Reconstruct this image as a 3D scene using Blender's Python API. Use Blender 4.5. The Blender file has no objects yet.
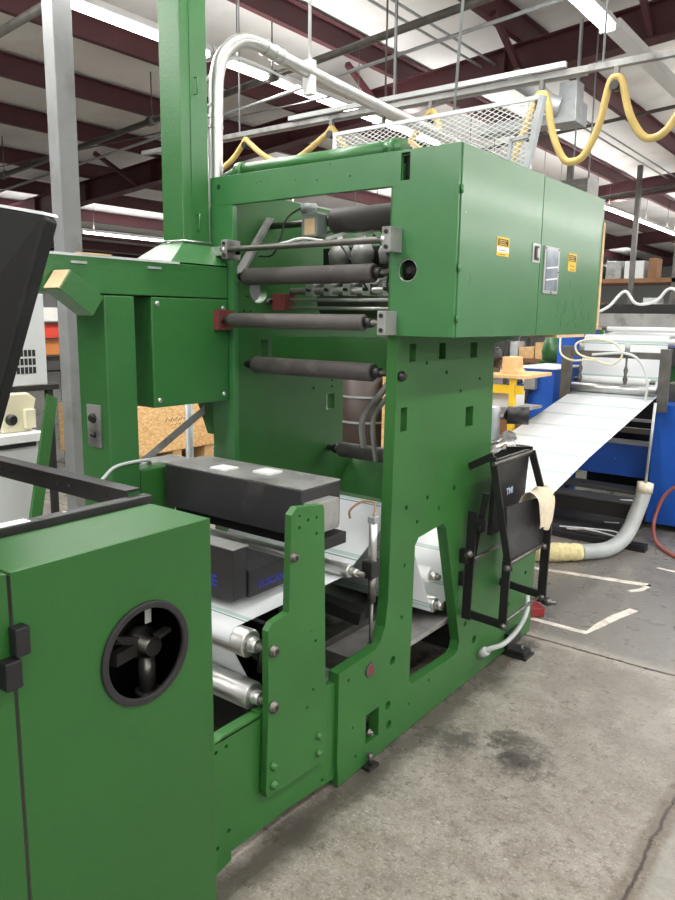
import bpy, bmesh, math, random
from mathutils import Vector, Matrix
random.seed(7)
PI = math.pi
SC = bpy.context.scene
COL = SC.collection

# ---------------------------------------------------------------- camera
R = [[0.7943193, 0.1174386, -0.5960411], [0.6073564, -0.1321459, 0.7833618], [0.0132325, -0.9842488, -0.1762931]]
cam_d = bpy.data.cameras.new('camera'); cam = bpy.data.objects.new('camera', cam_d); COL.objects.link(cam)
cam_d.sensor_fit = 'HORIZONTAL'; cam_d.sensor_width = 36; cam_d.lens = 741 / 675 * 36
cam_d.clip_start = .05; cam_d.clip_end = 200
m = Matrix(((R[0][0], -R[0][1], -R[0][2], 0), (R[1][0], -R[1][1], -R[1][2], 0), (R[2][0], -R[2][1], -R[2][2], 1.6), (0, 0, 0, 1)))
cam.matrix_world = m
SC.camera = cam
# ---------------------------------------------------------------- light, exposure
W = bpy.data.worlds.new('world'); SC.world = W; W.use_nodes = True
W.node_tree.nodes['Background'].inputs[0].default_value = (.8, .88, 1, 1)
W.node_tree.nodes['Background'].inputs[1].default_value = .15
SC.view_settings.view_transform = 'Standard'; SC.view_settings.look = 'None'
SC.view_settings.gamma = 1; SC.view_settings.use_curve_mapping = False
SC.view_settings.exposure = 0.70
LAMP_W = 26.0
UP = .38
TUBE_E = 7.0

# ---------------------------------------------------------------- materials
def lin(c):
    return tuple((v / 255 / 12.92) if v / 255 <= .04045 else ((v / 255 + .055) / 1.055) ** 2.4 for v in c)
def mat(name, rgb, rough=.5, metal=0, var=.12, scale=6, bump=0, bscale=60, dirt=None, dscale=3, dth=.6, spec=.5, coat=0, chips=None, streak=None):
    M = bpy.data.materials.new(name); M.use_nodes = True
    N = M.node_tree.nodes; L = M.node_tree.links; P = N['Principled BSDF']
    c = lin(rgb)
    P.inputs['Roughness'].default_value = rough; P.inputs['Metallic'].default_value = metal
    P.inputs['Specular IOR Level'].default_value = spec; P.inputs['Coat Weight'].default_value = coat
    P.inputs['Coat Roughness'].default_value = .15
    tc = N.new('ShaderNodeTexCoord')
    def noise(s, det=4, vec=None, ro=.55):
        n = N.new('ShaderNodeTexNoise'); n.inputs['Scale'].default_value = s; n.inputs['Detail'].default_value = det
        n.inputs['Roughness'].default_value = ro
        L.new(vec or tc.outputs['Object'], n.inputs['Vector']); return n.outputs['Fac']
    def mix(f, a, b):
        x = N.new('ShaderNodeMix'); x.data_type = 'RGBA'
        if isinstance(f, (int, float)): x.inputs[0].default_value = f
        else: L.new(f, x.inputs[0])
        for s, v in ((x.inputs[6], a), (x.inputs[7], b)):
            if isinstance(v, tuple): s.default_value = (*v, 1)
            else: L.new(v, s)
        return x.outputs[2]
    def ramp(f, a, b):
        r = N.new('ShaderNodeMapRange'); r.inputs[1].default_value = a; r.inputs[2].default_value = b
        L.new(f, r.inputs[0]); return r.outputs[0]
    col = mix(ramp(noise(scale), .3, .7), tuple(v * (1 - var) for v in c), tuple(min(1, v * (1 + var)) for v in c))
    if streak:
        mp = N.new('ShaderNodeMapping'); mp.inputs['Scale'].default_value = streak[1]; L.new(tc.outputs['Object'], mp.inputs[0])
        col = mix(ramp(noise(streak[2], 5, mp.outputs[0]), streak[3], streak[3] + .12), col, lin(streak[0]))
    if dirt: col = mix(ramp(noise(dscale, 6), dth, dth + .2), col, lin(dirt))
    if chips: col = mix(ramp(noise(chips[1], 3, None, .7), chips[2], chips[2] + .02), col, lin(chips[0]))
    L.new(col, P.inputs['Base Color'])
    rr = N.new('ShaderNodeMapRange'); rr.inputs[3].default_value = max(0, rough - .07); rr.inputs[4].default_value = min(1, rough + .1)
    L.new(noise(scale * 2), rr.inputs[0]); L.new(rr.outputs[0], P.inputs['Roughness'])
    if bump:
        b = N.new('ShaderNodeBump'); b.inputs['Strength'].default_value = bump; b.inputs['Distance'].default_value = .002
        L.new(noise(bscale, 2), b.inputs['Height']); L.new(b.outputs[0], P.inputs['Normal'])
    M['n'] = 1
    return M
def emit(name, rgb, e):
    M = bpy.data.materials.new(name); M.use_nodes = True; P = M.node_tree.nodes['Principled BSDF']
    P.inputs['Base Color'].default_value = (.9, .9, .9, 1); P.inputs['Emission Color'].default_value = (*rgb, 1); P.inputs['Emission Strength'].default_value = e
    n = M.node_tree.nodes.new('ShaderNodeTexNoise'); n.inputs['Scale'].default_value = 3
    M.node_tree.links.new(n.outputs['Fac'], P.inputs['Roughness'])
    return M
GREEN = mat('green_machine_paint', (44, 98, 42), .42, var=.10, scale=4, bump=.25, bscale=90, chips=((30, 45, 28), 26, .74))
GREEN2 = mat('green_hammered_paint', (52, 112, 60), .30, var=.08, scale=5, bump=.35, bscale=190, spec=.7, coat=.45, chips=((170, 185, 150), 20, .76))
GREEN3 = mat('green_cabinet_paint', (32, 84, 31), .40, var=.06, scale=3, bump=.2, bscale=110, chips=((28, 45, 24), 30, .755))
GREEND = mat('green_duct_paint', (46, 104, 50), .33, var=.10, scale=4, bump=.45, bscale=100, spec=.7, chips=((34, 60, 38), 24, .74))
RUST = mat('maroon_primer', (110, 50, 48), .5, var=.2, scale=20)
MAROON = mat('maroon_steel_paint', (76, 36, 41), .55, var=.12, scale=3, dirt=(58, 30, 34), dscale=4)
INSUL = mat('white_roof_insulation', (222, 221, 219), .7, var=.05, scale=.8, bump=1.0, bscale=2.2, dirt=(196, 193, 190), dscale=.9, dth=.5)
STEEL = mat('brushed_steel', (196, 196, 194), .34, .9, var=.08, scale=20)
DSTEEL = mat('dull_dark_steel', (110, 108, 104), .42, .85, var=.2, scale=14)
GALV = mat('galvanised_steel', (172, 176, 178), .5, .6, var=.12, scale=18)
COLM = mat('grey_painted_column', (120, 122, 122), .55, var=.12, scale=5, dirt=(98, 97, 93), dscale=3.5, dth=.55, chips=((150, 110, 60), 9, .74))
RUBBER = mat('grey_rubber_roller', (76, 71, 70), .62, var=.22, scale=9, bump=.3, bscale=200, dirt=(108, 100, 96), dscale=7)
BLACK = mat('black_painted_steel', (28, 27, 28), .42, var=.25, scale=12, chips=((90, 70, 50), 16, .72))
BLACKP = mat('black_plastic', (15, 15, 18), .6, var=.12, scale=5, dirt=(46, 44, 50), dscale=6)
DARK = mat('oily_iron_and_shade_black', (20, 20, 20), .4, .3, var=.4, scale=15)  # oily iron, and the black sheets that stand in for shade
CHAR = mat('charcoal_box_steel', (48, 47, 50), .42, .15, var=.12, scale=5, dirt=(84, 82, 82), dscale=6)
GREYTOP = mat('worn_grey_steel', (150, 150, 148), .4, .3, var=.15, scale=8, dirt=(90, 88, 84), dscale=6, dth=.5)
LGREY = mat('light_grey_paint', (196, 200, 200), .5, var=.04, scale=4)
WHITE = mat('white_paint', (225, 226, 226), .5, var=.03, scale=4)
OFFW = mat('cream_enamel', (214, 208, 180), .45, var=.06, scale=6)
BLUE = mat('blue_machine_paint', (24, 84, 178), .4, var=.12, scale=5, dirt=(20, 50, 110), dscale=4, chips=((150, 150, 150), 18, .73))
YEL = mat('yellow_cable_jacket', (196, 170, 102), .5, var=.10, scale=10)
YELP = mat('yellow_paint', (232, 188, 40), .45, var=.08, scale=10)
HOSEG = mat('grey_vacuum_hose', (176, 180, 180), .4, var=.08, scale=12)
SLEEVE = mat('cream_tape_wrap', (226, 212, 160), .8, var=.16, scale=30, bump=1, bscale=60)
REDH = mat('faded_red_hose', (160, 92, 84), .5, var=.1)
CLOTH = mat('beige_rag', (216, 204, 180), .9, var=.1, scale=30, bump=.5, bscale=200)
CARD = mat('raw_cardboard', (206, 178, 140), .8, var=.15, scale=12)
WOOD = mat('pale_wood', (220, 180, 128), .7, var=.15, scale=14)
BROWN = mat('brown_carton', (128, 92, 64), .8, var=.15, scale=4)
PLATE = mat('grey_floor_plate', (160, 158, 156), .4, .3, var=.2, scale=7, dirt=(70, 68, 66), dscale=5, dth=.5)
DFLOOR = mat('dark_rubber_mat', (66, 66, 66), .6, var=.2, scale=8)
TAPE = mat('worn_white_tape', (214, 208, 198), .7, var=.12, scale=18, dirt=(170, 160, 150), dscale=14, dth=.48)
INK = mat('blue_ink', (50, 60, 190), .6)
BLK = mat('black_ink', (20, 20, 18), .6)
WINK = mat('pale_blue_white_ink', (190, 215, 240), .5)
TUBE = emit('lit_fluorescent_tube', (1, .99, .96), TUBE_E)
COPPER = mat('copper_pipe', (150, 112, 88), .4, .6)

def web_mat():
    M = mat('white_paper_web', (208, 211, 214), .45, var=.02, scale=3)
    N = M.node_tree.nodes; L = M.node_tree.links; P = N['Principled BSDF']
    tc = N.new('ShaderNodeTexCoord'); sp = N.new('ShaderNodeSeparateXYZ'); L.new(tc.outputs['UV'], sp.inputs[0])
    src = P.inputs['Base Color'].links[0].from_socket
    out = src
    for per, w, off, c in ((.28, .006, 0, (96, 134, 130)), (.28, .018, .024, (164, 186, 181))):
        a = N.new('ShaderNodeMath'); a.operation = 'ADD'; a.inputs[1].default_value = off; L.new(sp.outputs[0], a.inputs[0])
        q = N.new('ShaderNodeMath'); q.operation = 'MODULO'; q.inputs[1].default_value = per; L.new(a.outputs[0], q.inputs[0])
        l = N.new('ShaderNodeMath'); l.operation = 'LESS_THAN'; l.inputs[1].default_value = w; L.new(q.outputs[0], l.inputs[0])
        x = N.new('ShaderNodeMix'); x.data_type = 'RGBA'; L.new(l.outputs[0], x.inputs[0]); L.new(out, x.inputs[6]); x.inputs[7].default_value = (*lin(c), 1)
        out = x.outputs[2]
    L.new(out, P.inputs['Base Color'])
    return M
WEB = web_mat()

def floor_mat():
    M = bpy.data.materials.new('worn_concrete'); M.use_nodes = True
    N = M.node_tree.nodes; L = M.node_tree.links; P = N['Principled BSDF']
    tc = N.new('ShaderNodeTexCoord'); sp = N.new('ShaderNodeSeparateXYZ'); L.new(tc.outputs['Object'], sp.inputs[0])
    def math_(op, a, b=None, c=None, clamp=False):
        n = N.new('ShaderNodeMath'); n.operation = op; n.use_clamp = clamp
        for i, v in enumerate((a, b, c)):
            if v is None: continue
            if isinstance(v, (int, float)): n.inputs[i].default_value = v
            else: L.new(v, n.inputs[i])
        return n.outputs[0]
    def noise(s, det=5, ro=.6):
        n = N.new('ShaderNodeTexNoise'); n.inputs['Scale'].default_value = s; n.inputs['Detail'].default_value = det; n.inputs['Roughness'].default_value = ro
        L.new(tc.outputs['Object'], n.inputs['Vector']); return n.outputs['Fac']
    def ramp(f, a, b, c=0, d=1):
        r = N.new('ShaderNodeMapRange'); r.inputs[1].default_value = a; r.inputs[2].default_value = b; r.inputs[3].default_value = c; r.inputs[4].default_value = d
        L.new(f, r.inputs[0]); return r.outputs[0]
    def mix(f, a, b):
        x = N.new('ShaderNodeMix'); x.data_type = 'RGBA'; L.new(f, x.inputs[0])
        for s, v in ((x.inputs[6], a), (x.inputs[7], b)):
            if isinstance(v, tuple): s.default_value = (*lin(v), 1)
            else: L.new(v, s)
        return x.outputs[2]
    col = mix(ramp(noise(1.3), .35, .65), (132, 127, 119), (158, 153, 145))
    col = mix(ramp(noise(9, 8, .7), .40, .62, .0, .65), col, (112, 104, 95))
    col = mix(ramp(noise(34, 9, .8), .51, .60, 0, .75), col, (92, 85, 77))
    col = mix(ramp(noise(120, 5, .8), .50, .62, 0, .6), col, (104, 97, 88))
    col = mix(ramp(noise(4, 8, .75), .5, .66, 0, .45), col, (112, 105, 97))
    col = mix(ramp(noise(90, 3, .7), .56, .68, 0, .6), col, (190, 182, 168))
    # far slab beyond the joint is smoother and greyer
    farm = ramp(math_('ADD', sp.outputs[1], math_('MULTIPLY', noise(3), .04)), 3.46, 3.48)
    col = mix(math_('MULTIPLY', farm, .6), col, (112, 110, 106))
    # oily stains
    def stain(x, y, r, s):
        dx = math_('SUBTRACT', sp.outputs[0], x); dy = math_('SUBTRACT', sp.outputs[1], y)
        d = math_('SQRT', math_('ADD', math_('MULTIPLY', dx, dx), math_('MULTIPLY', dy, dy)))
        d = math_('ADD', d, math_('MULTIPLY', math_('SUBTRACT', noise(14, 9, .85), .5), r * 4.5))
        return ramp(d, r, r * .25, 0, s)
    for x, y, r, s in ((-1.24, 2.36, .15, .8), (-.97, 2.40, .14, .9), (-1.04, 2.50, .10, .8), (-1.33, 1.95, .12, .6), (-1.30, 2.9, .10, .3), (-1.36, 1.6, .10, .7)):
        col = mix(stain(x, y, r, s), col, (62, 58, 56))
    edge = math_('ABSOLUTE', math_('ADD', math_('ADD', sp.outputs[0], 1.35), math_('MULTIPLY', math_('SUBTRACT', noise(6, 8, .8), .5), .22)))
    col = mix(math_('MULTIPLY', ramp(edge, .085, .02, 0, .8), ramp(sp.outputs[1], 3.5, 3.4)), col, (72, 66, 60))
    wob = math_('MULTIPLY', math_('SUBTRACT', noise(5, 6, .7), .5), .05)
    j1 = math_('ABSOLUTE', math_('SUBTRACT', math_('ADD', sp.outputs[1], wob), 3.465))
    col = mix(ramp(j1, .10, .02, 0, .35), col, (186, 178, 166))
    col = mix(ramp(j1, .010, .004), col, (52, 46, 42))
    j2 = math_('ABSOLUTE', math_('SUBTRACT', math_('ADD', sp.outputs[0], wob), -.455))
    near = ramp(sp.outputs[0], -.44, -.42)
    col = mix(math_('MULTIPLY', near, .6), col, (140, 138, 132))
    col = mix(math_('MULTIPLY', ramp(j2, .045, .025), ramp(noise(60, 6, .8), .35, .6, .4, 1)), col, (100, 90, 80))
    col = mix(ramp(j2, .008, .003), col, (58, 50, 44))
    L.new(col, P.inputs['Base Color'])
    L.new(ramp(noise(7, 6), .3, .7, .20, .44), P.inputs['Roughness'])
    b = N.new('ShaderNodeBump'); b.inputs['Strength'].default_value = .35; b.inputs['Distance'].default_value = .004
    hh = math_('SUBTRACT', noise(30, 8, .7), math_('MULTIPLY', ramp(j1, .014, .002), 2))
    L.new(hh, b.inputs['Height']); L.new(b.outputs[0], P.inputs['Normal'])
    return M
FLOORM = floor_mat()

def osb_mat():
    M = bpy.data.materials.new('strand_board'); M.use_nodes = True
    N = M.node_tree.nodes; L = M.node_tree.links; P = N['Principled BSDF']
    tc = N.new('ShaderNodeTexCoord'); mp = N.new('ShaderNodeMapping'); mp.inputs['Scale'].default_value = (1, 1, 2.4); L.new(tc.outputs['Object'], mp.inputs[0])
    v = N.new('ShaderNodeTexVoronoi'); v.inputs['Scale'].default_value = 38; L.new(mp.outputs[0], v.inputs['Vector'])
    r = N.new('ShaderNodeValToRGB'); L.new(v.outputs['Color'], r.inputs[0])
    r.color_ramp.elements[0].color = (*lin((200, 150, 96)), 1); r.color_ramp.elements[1].color = (*lin((240, 206, 148)), 1)
    L.new(r.outputs[0], P.inputs['Base Color']); P.inputs['Roughness'].default_value = .75
    return M
OSB = osb_mat()

# ---------------------------------------------------------------- geometry helpers
class MB:
    def __init__(s): s.bm = bmesh.new(); s.smooth = False
    def box(s, x0, x1, y0, y1, z0, z1):
        c = [s.bm.verts.new(p) for p in ((x0, y0, z0), (x1, y0, z0), (x1, y1, z0), (x0, y1, z0), (x0, y0, z1), (x1, y0, z1), (x1, y1, z1), (x0, y1, z1))]
        for f in ((0, 3, 2, 1), (4, 5, 6, 7), (0, 1, 5, 4), (1, 2, 6, 5), (2, 3, 7, 6), (3, 0, 4, 7)): s.bm.faces.new([c[i] for i in f])
        return s
    def bar(s, p0, p1, w, h, up=(0, 0, 1)):
        p0 = Vector(p0); p1 = Vector(p1); d = (p1 - p0).normalized(); a = d.cross(Vector(up))
        if a.length < 1e-3: a = d.cross(Vector((1, 0, 0)))
        a.normalize(); b = a.cross(d)
        c = []
        for p in (p0, p1):
            for i, j in ((-1, -1), (1, -1), (1, 1), (-1, 1)): c.append(s.bm.verts.new(p + a * i * w / 2 + b * j * h / 2))
        for f in ((3, 2, 1, 0), (4, 5, 6, 7), (0, 1, 5, 4), (1, 2, 6, 5), (2, 3, 7, 6), (3, 0, 4, 7)): s.bm.faces.new([c[i] for i in f])
        return s
    def cyl(s, p0, p1, r, n=24, r2=None): return s.tube([p0, p1], [r, r if r2 is None else r2], n)
    def tube(s, pts, r, n=12):
        pts = [Vector(p) for p in pts]; rs = r if isinstance(r, list) else [r] * len(pts)
        prev = None; rings = []
        for i, p in enumerate(pts):
            d = (pts[min(i + 1, len(pts) - 1)] - pts[max(i - 1, 0)]).normalized()
            if prev is None:
                a = d.cross(Vector((0, 0, 1)))
                if a.length < 1e-3: a = d.cross(Vector((1, 0, 0)))
            else: a = prev - d * prev.dot(d)
            a.normalize(); prev = a; b = d.cross(a)
            rings.append([s.bm.verts.new(p + (a * math.cos(2 * PI * k / n) + b * math.sin(2 * PI * k / n)) * rs[i]) for k in range(n)])
        for i in range(len(rings) - 1):
            for k in range(n):
                f = s.bm.faces.new((rings[i][k], rings[i][(k + 1) % n], rings[i + 1][(k + 1) % n], rings[i + 1][k])); f.smooth = True
        s.bm.faces.new(list(reversed(rings[0]))); s.bm.faces.new(rings[-1])
        return s
    def lathe(s, p0, axis, prof, n=28):
        p0 = Vector(p0); ax = Vector(axis).normalized()
        return s.tube([p0 + ax * t for t, r in prof], [max(r, .0004) for t, r in prof], n)
    def ring(s, c, axis, ri, ro, h, n=40):
        c = Vector(c); ax = Vector(axis).normalized(); a = ax.orthogonal().normalized(); b = ax.cross(a)
        R_ = []
        for rr, t in ((ri, -h / 2), (ro, -h / 2), (ro, h / 2), (ri, h / 2)):
            R_.append([s.bm.verts.new(c + ax * t + (a * math.cos(2 * PI * k / n) + b * math.sin(2 * PI * k / n)) * rr) for k in range(n)])
        for q in range(4):
            for k in range(n):
                f = s.bm.faces.new((R_[q][k], R_[q][(k + 1) % n], R_[(q + 1) % 4][(k + 1) % n], R_[(q + 1) % 4][k]))
        return s
    def prism(s, pts, plane, a, b):
        def P(u, v, w): return {'X': (w, u, v), 'Y': (u, w, v), 'Z': (u, v, w)}[plane]
        A = [s.bm.verts.new(P(u, v, a)) for u, v in pts]; B = [s.bm.verts.new(P(u, v, b)) for u, v in pts]
        s.bm.faces.new(A); s.bm.faces.new(B)
        n = len(pts)
        for k in range(n): s.bm.faces.new((A[k], A[(k + 1) % n], B[(k + 1) % n], B[k]))
        return s
    def hull(s, A, B):
        A = [s.bm.verts.new(p) for p in A]; B = [s.bm.verts.new(p) for p in B]; n = len(A)
        s.bm.faces.new(A); s.bm.faces.new(B)
        for k in range(n): s.bm.faces.new((A[k], A[(k + 1) % n], B[(k + 1) % n], B[k]))
        return s
    def make(s, name, m, parent=None, bev=0):
        bmesh.ops.recalc_face_normals(s.bm, faces=s.bm.faces)
        me = bpy.data.meshes.new(name); s.bm.to_mesh(me); s.bm.free()
        return link(name, me, m, parent, bev)
def link(name, me, m, parent=None, bev=0):
    o = bpy.data.objects.new(name, me); COL.objects.link(o)
    me.materials.clear(); me.materials.append(m)
    # put the origin at the mesh's bottom centre
    if me.vertices:
        xs = [v.co for v in me.vertices]
        c = Vector((sum((min(v[i] for v in xs), max(v[i] for v in xs))) / 2 for i in range(3))); c.z = min(v.z for v in xs)
        if parent is None and not getattr(m, 'keep', False):
            pass
    if parent is not None:
        o.parent = parent; o.matrix_parent_inverse = Matrix.Translation(-Vector(parent['_o'])) if '_o' in parent else Matrix.Identity(4)
    if bev:
        b = o.modifiers.new('bevel', 'BEVEL'); b.width = bev; b.segments = 2; b.limit_method = 'ANGLE'; b.angle_limit = .7
    return o
def thing(name, label, cat, loc=(0, 0, 0), group=None):
    o = bpy.data.objects.new(name, None); COL.objects.link(o); o.location = loc; o.empty_display_size = .1
    o['_o'] = list(loc)
    return tag(o, label, cat, group)
def tag(o, label=None, cat=None, group=None, kind=None):
    if label: o['label'] = label
    if cat: o['category'] = cat
    if group: o['group'] = group
    if kind: o['kind'] = kind
    return o
def lab(o, l): o['label'] = l; return o
def plate(name, outlines, plane, w, t, m, parent=None, bev=.0015):
    """flat plate with holes: outlines of (u, v); centre at w, thickness t"""
    cu = bpy.data.curves.new(name, 'CURVE'); cu.dimensions = '2D'; cu.fill_mode = 'BOTH'
    cu.extrude = t / 2 - bev; cu.bevel_depth = bev; cu.offset = -bev; cu.bevel_resolution = 1
    for ol in outlines:
        sp = cu.splines.new('POLY'); sp.points.add(len(ol) - 1); sp.use_cyclic_u = True
        for q, (u, v) in zip(sp.points, ol): q.co = (u, v, 0, 1)
    tmp = bpy.data.objects.new('tmp', cu); COL.objects.link(tmp)
    dg = bpy.context.evaluated_depsgraph_get(); dg.update()
    me = bpy.data.meshes.new_from_object(tmp.evaluated_get(dg))
    bpy.data.objects.remove(tmp); bpy.data.curves.remove(cu)
    if plane == 'X': T = Matrix(((0, 0, 1, w), (1, 0, 0, 0), (0, 1, 0, 0), (0, 0, 0, 1)))
    elif plane == 'Y': T = Matrix(((1, 0, 0, 0), (0, 0, -1, w), (0, 1, 0, 0), (0, 0, 0, 1)))
    else: T = Matrix.Translation((0, 0, w))
    me.transform(T)
    for p in me.polygons: p.use_smooth = False
    return link(name, me, m, parent)
def circ(u, v, r, n=16): return [(u + r * math.cos(2 * PI * k / n), v + r * math.sin(2 * PI * k / n)) for k in range(n)]
def rect(u0, u1, v0, v1): return [(u0, v0), (u1, v0), (u1, v1), (u0, v1)]
def text(name, s, size, origin, ux, uy, m, parent=None, depth=.001, sx=1):
    cu = bpy.data.curves.new(name, 'FONT'); cu.body = s; cu.size = size; cu.extrude = depth; cu.offset = size * .015
    tmp = bpy.data.objects.new('tmp', cu); COL.objects.link(tmp)
    dg = bpy.context.evaluated_depsgraph_get(); dg.update()
    me = bpy.data.meshes.new_from_object(tmp.evaluated_get(dg))
    bpy.data.objects.remove(tmp); bpy.data.curves.remove(cu)
    ux = Vector(ux).normalized(); uy = Vector(uy).normalized(); uz = ux.cross(uy); o = Vector(origin)
    me.transform(Matrix(((ux.x * sx, uy.x, uz.x, o.x), (ux.y * sx, uy.y, uz.y, o.y), (ux.z * sx, uy.z, uz.z, o.z), (0, 0, 0, 1))))
    return link(name, me, m, parent)
def copy_tree(root, off, label=None, group=None):
    c = root.copy(); COL.objects.link(c); c.location = root.location + Vector(off)
    if label: c['label'] = label
    if group: c['group'] = group
    for ch in list(root.children):
        d = ch.copy(); COL.objects.link(d); d.parent = c; d.matrix_parent_inverse = ch.matrix_parent_inverse.copy()
        for g in list(ch.children):
            e = g.copy(); COL.objects.link(e); e.parent = d; e.matrix_parent_inverse = g.matrix_parent_inverse.copy()
    return c
def smooth_path(P, n=8):
    P = [Vector(p) for p in P]; out = []
    for i in range(len(P) - 1):
        p0 = P[max(i - 1, 0)]; p1 = P[i]; p2 = P[i + 1]; p3 = P[min(i + 2, len(P) - 1)]
        for k in range(n):
            t = k / n
            out.append(.5 * ((2 * p1) + (-p0 + p2) * t + (2 * p0 - 5 * p1 + 4 * p2 - p3) * t * t + (-p0 + 3 * p1 - 3 * p2 + p3) * t ** 3))
    out.append(P[-1]); return out
def struct(o): o['kind'] = 'structure'; return o

# ================================================================ SETTING
RS = .083   # roof slope, rising towards +X
XL, XR, YF, YB = -20.0, 10.0, -6.0, 34.0
o = MB().box(XL, XR, YF, YB, -.2, 0).make('floor', FLOORM); struct(o)
zc = lambda x: 4.72 + RS * x
o = MB().hull([(XL, YF, zc(XL)), (XR, YF, zc(XR)), (XR, YB, zc(XR)), (XL, YB, zc(XL))], [(XL, YF, zc(XL) + .1), (XR, YF, zc(XR) + .1), (XR, YB, zc(XR) + .1), (XL, YB, zc(XL) + .1)]).make('ceiling', INSUL); struct(o)
struct(MB().box(XL - .2, XL, YF, YB, 0, 4).make('wall_left', LGREY))
struct(MB().box(XR, XR + .2, YF, YB, 0, 6.2).make('wall_right', LGREY))
struct(MB().box(XL, XR, YB, YB + .2, 0, 6.2).make('wall_back', LGREY))
struct(MB().box(XL, XR, YF - .2, YF, 0, 6.2).make('wall_front', LGREY))
# purlins (Z sections along Y) and rafters (I sections along X)
tn = 0
px = [-19.0, -17.6, -16.2, -14.8, -13.2, -11.7, -10.26, -8.68, -7.36, -6.09, -4.65, -3.28, -1.95, -.55, .85, 2.3, 3.7, 5.1, 6.5, 7.9]
for x in px:
    tn += 1; z = 4.5 + RS * x
    b = MB().box(x - .006, x, YF, YB, z, z + .2).box(x - .066, x - .006, YF, YB, z, z + .008).box(x, x + .06, YF, YB, z + .192, z + .2)
    struct(b.make('trim_%d' % tn, MAROON))
for y in (-.2, 7.25, 14.6, 21.9, 29.2):
    tn += 1
    b = MB()
    for (hw, z0, z1) in ((.005, -.30, 0), (.09, -.31, -.295), (.09, -.012, 0)):
        A = [(XL, y - hw, 4.5 + RS * XL + z0), (XR, y - hw, 4.5 + RS * XR + z0), (XR, y - hw, 4.5 + RS * XR + z1), (XL, y - hw, 4.5 + RS * XL + z1)]
        B = [(p[0], y + hw, p[2]) for p in A]
        b.hull(A, B)
    for x in px:
        zz = 4.5 + RS * x
        b.box(x - .2, x - .19, y - .08, y + .08, zz - .31, zz - .02)
    struct(b.make('trim_%d' % tn, MAROON))
# knee braces between rafters and purlins
for x, y in ((-9.2, 7.2), (-4.9, 7.2), (-3.3, 7.2), (-2.1, 7.2)):
    tn += 1; z = 4.2 + RS * x
    struct(MB().bar((x, y, z + .02), (x + .05, y - .75, z + .33), .05, .05).make('trim_%d' % tn, MAROON))

# ceiling pipes
def pipe(name, label, pts, r, m, cat='pipe', group=None, couplings=()):
    if not couplings: return tag(MB().tube(pts, r, 12).make(name, m), label, cat, group)
    t = thing(name, label, cat, pts[0], group)
    MB().tube(pts, r, 12).make('pipe_run', m, t)
    a, b = Vector(pts[0]), Vector(pts[-1]); d = (b - a).normalized()
    for f in couplings:
        c = a.lerp(b, f); MB().cyl(c - d * .05, c + d * .05, r * 1.5, 16).make('coupling', m, t)
        MB().cyl(c + Vector((0, 0, r)), c + Vector((0, 0, .45)), .006, 8).make('hanger_rod', DSTEEL, t)
    return t
pz = lambda x, z0: z0 + RS * x
pipe('sprinkler_pipe', 'dark sprinkler pipe slanting up behind the grey column and the tall green duct', [(-14, 5.05, pz(-14, 4)), (6, 5.05, pz(6, 4))], .030, DSTEEL, couplings=(.25, .39, .47, .6, .7))
pipe('conduit_pipe', 'thin pale pipe just under the dark sprinkler pipe', [(-14, 5.12, pz(-14, 3.86)), (6, 5.12, pz(6, 3.86))], .014, GALV)
pipe('sprinkler_pipe', 'dark pipe crossing the upper left corner of the ceiling', [(-12, 3.05, pz(-12, 4)), (-4.25, 3.05, pz(-4.25, 4))], .030, DSTEEL, couplings=(.7, .97))
pipe('sprinkler_pipe', 'dark pipe far behind beyond the second roof beam', [(-14, 12.5, pz(-14, 3.9)), (6, 12.5, pz(6, 3.9))], .035, DSTEEL, couplings=(.3, .6, .7))
pipe('brace_rod', 'thin level rod crossing the roof bay at upper left', [(-14, 5.6, 3.55), (-4.4, 5.6, 3.55)], .008, DSTEEL, 'rod')
pipe('conduit_pipe', 'pair-wise thin conduit running along under the roof above the silver bend', [(-3.6, -1, 4.1), (-3.6, 20, 4.1)], .012, GALV)
pipe('conduit_pipe', 'thin conduit running beside the roof purlin, left one of the two', [(-3.75, -1, 4.1), (-3.75, 20, 4.1)], .012, GALV)
pipe('conduit_pipe', 'dark conduit crossing below the ceiling behind the silver duct', [(-6, 8.6, 3.5), (3, 8.6, 4.2)], .02, DSTEEL)

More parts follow.
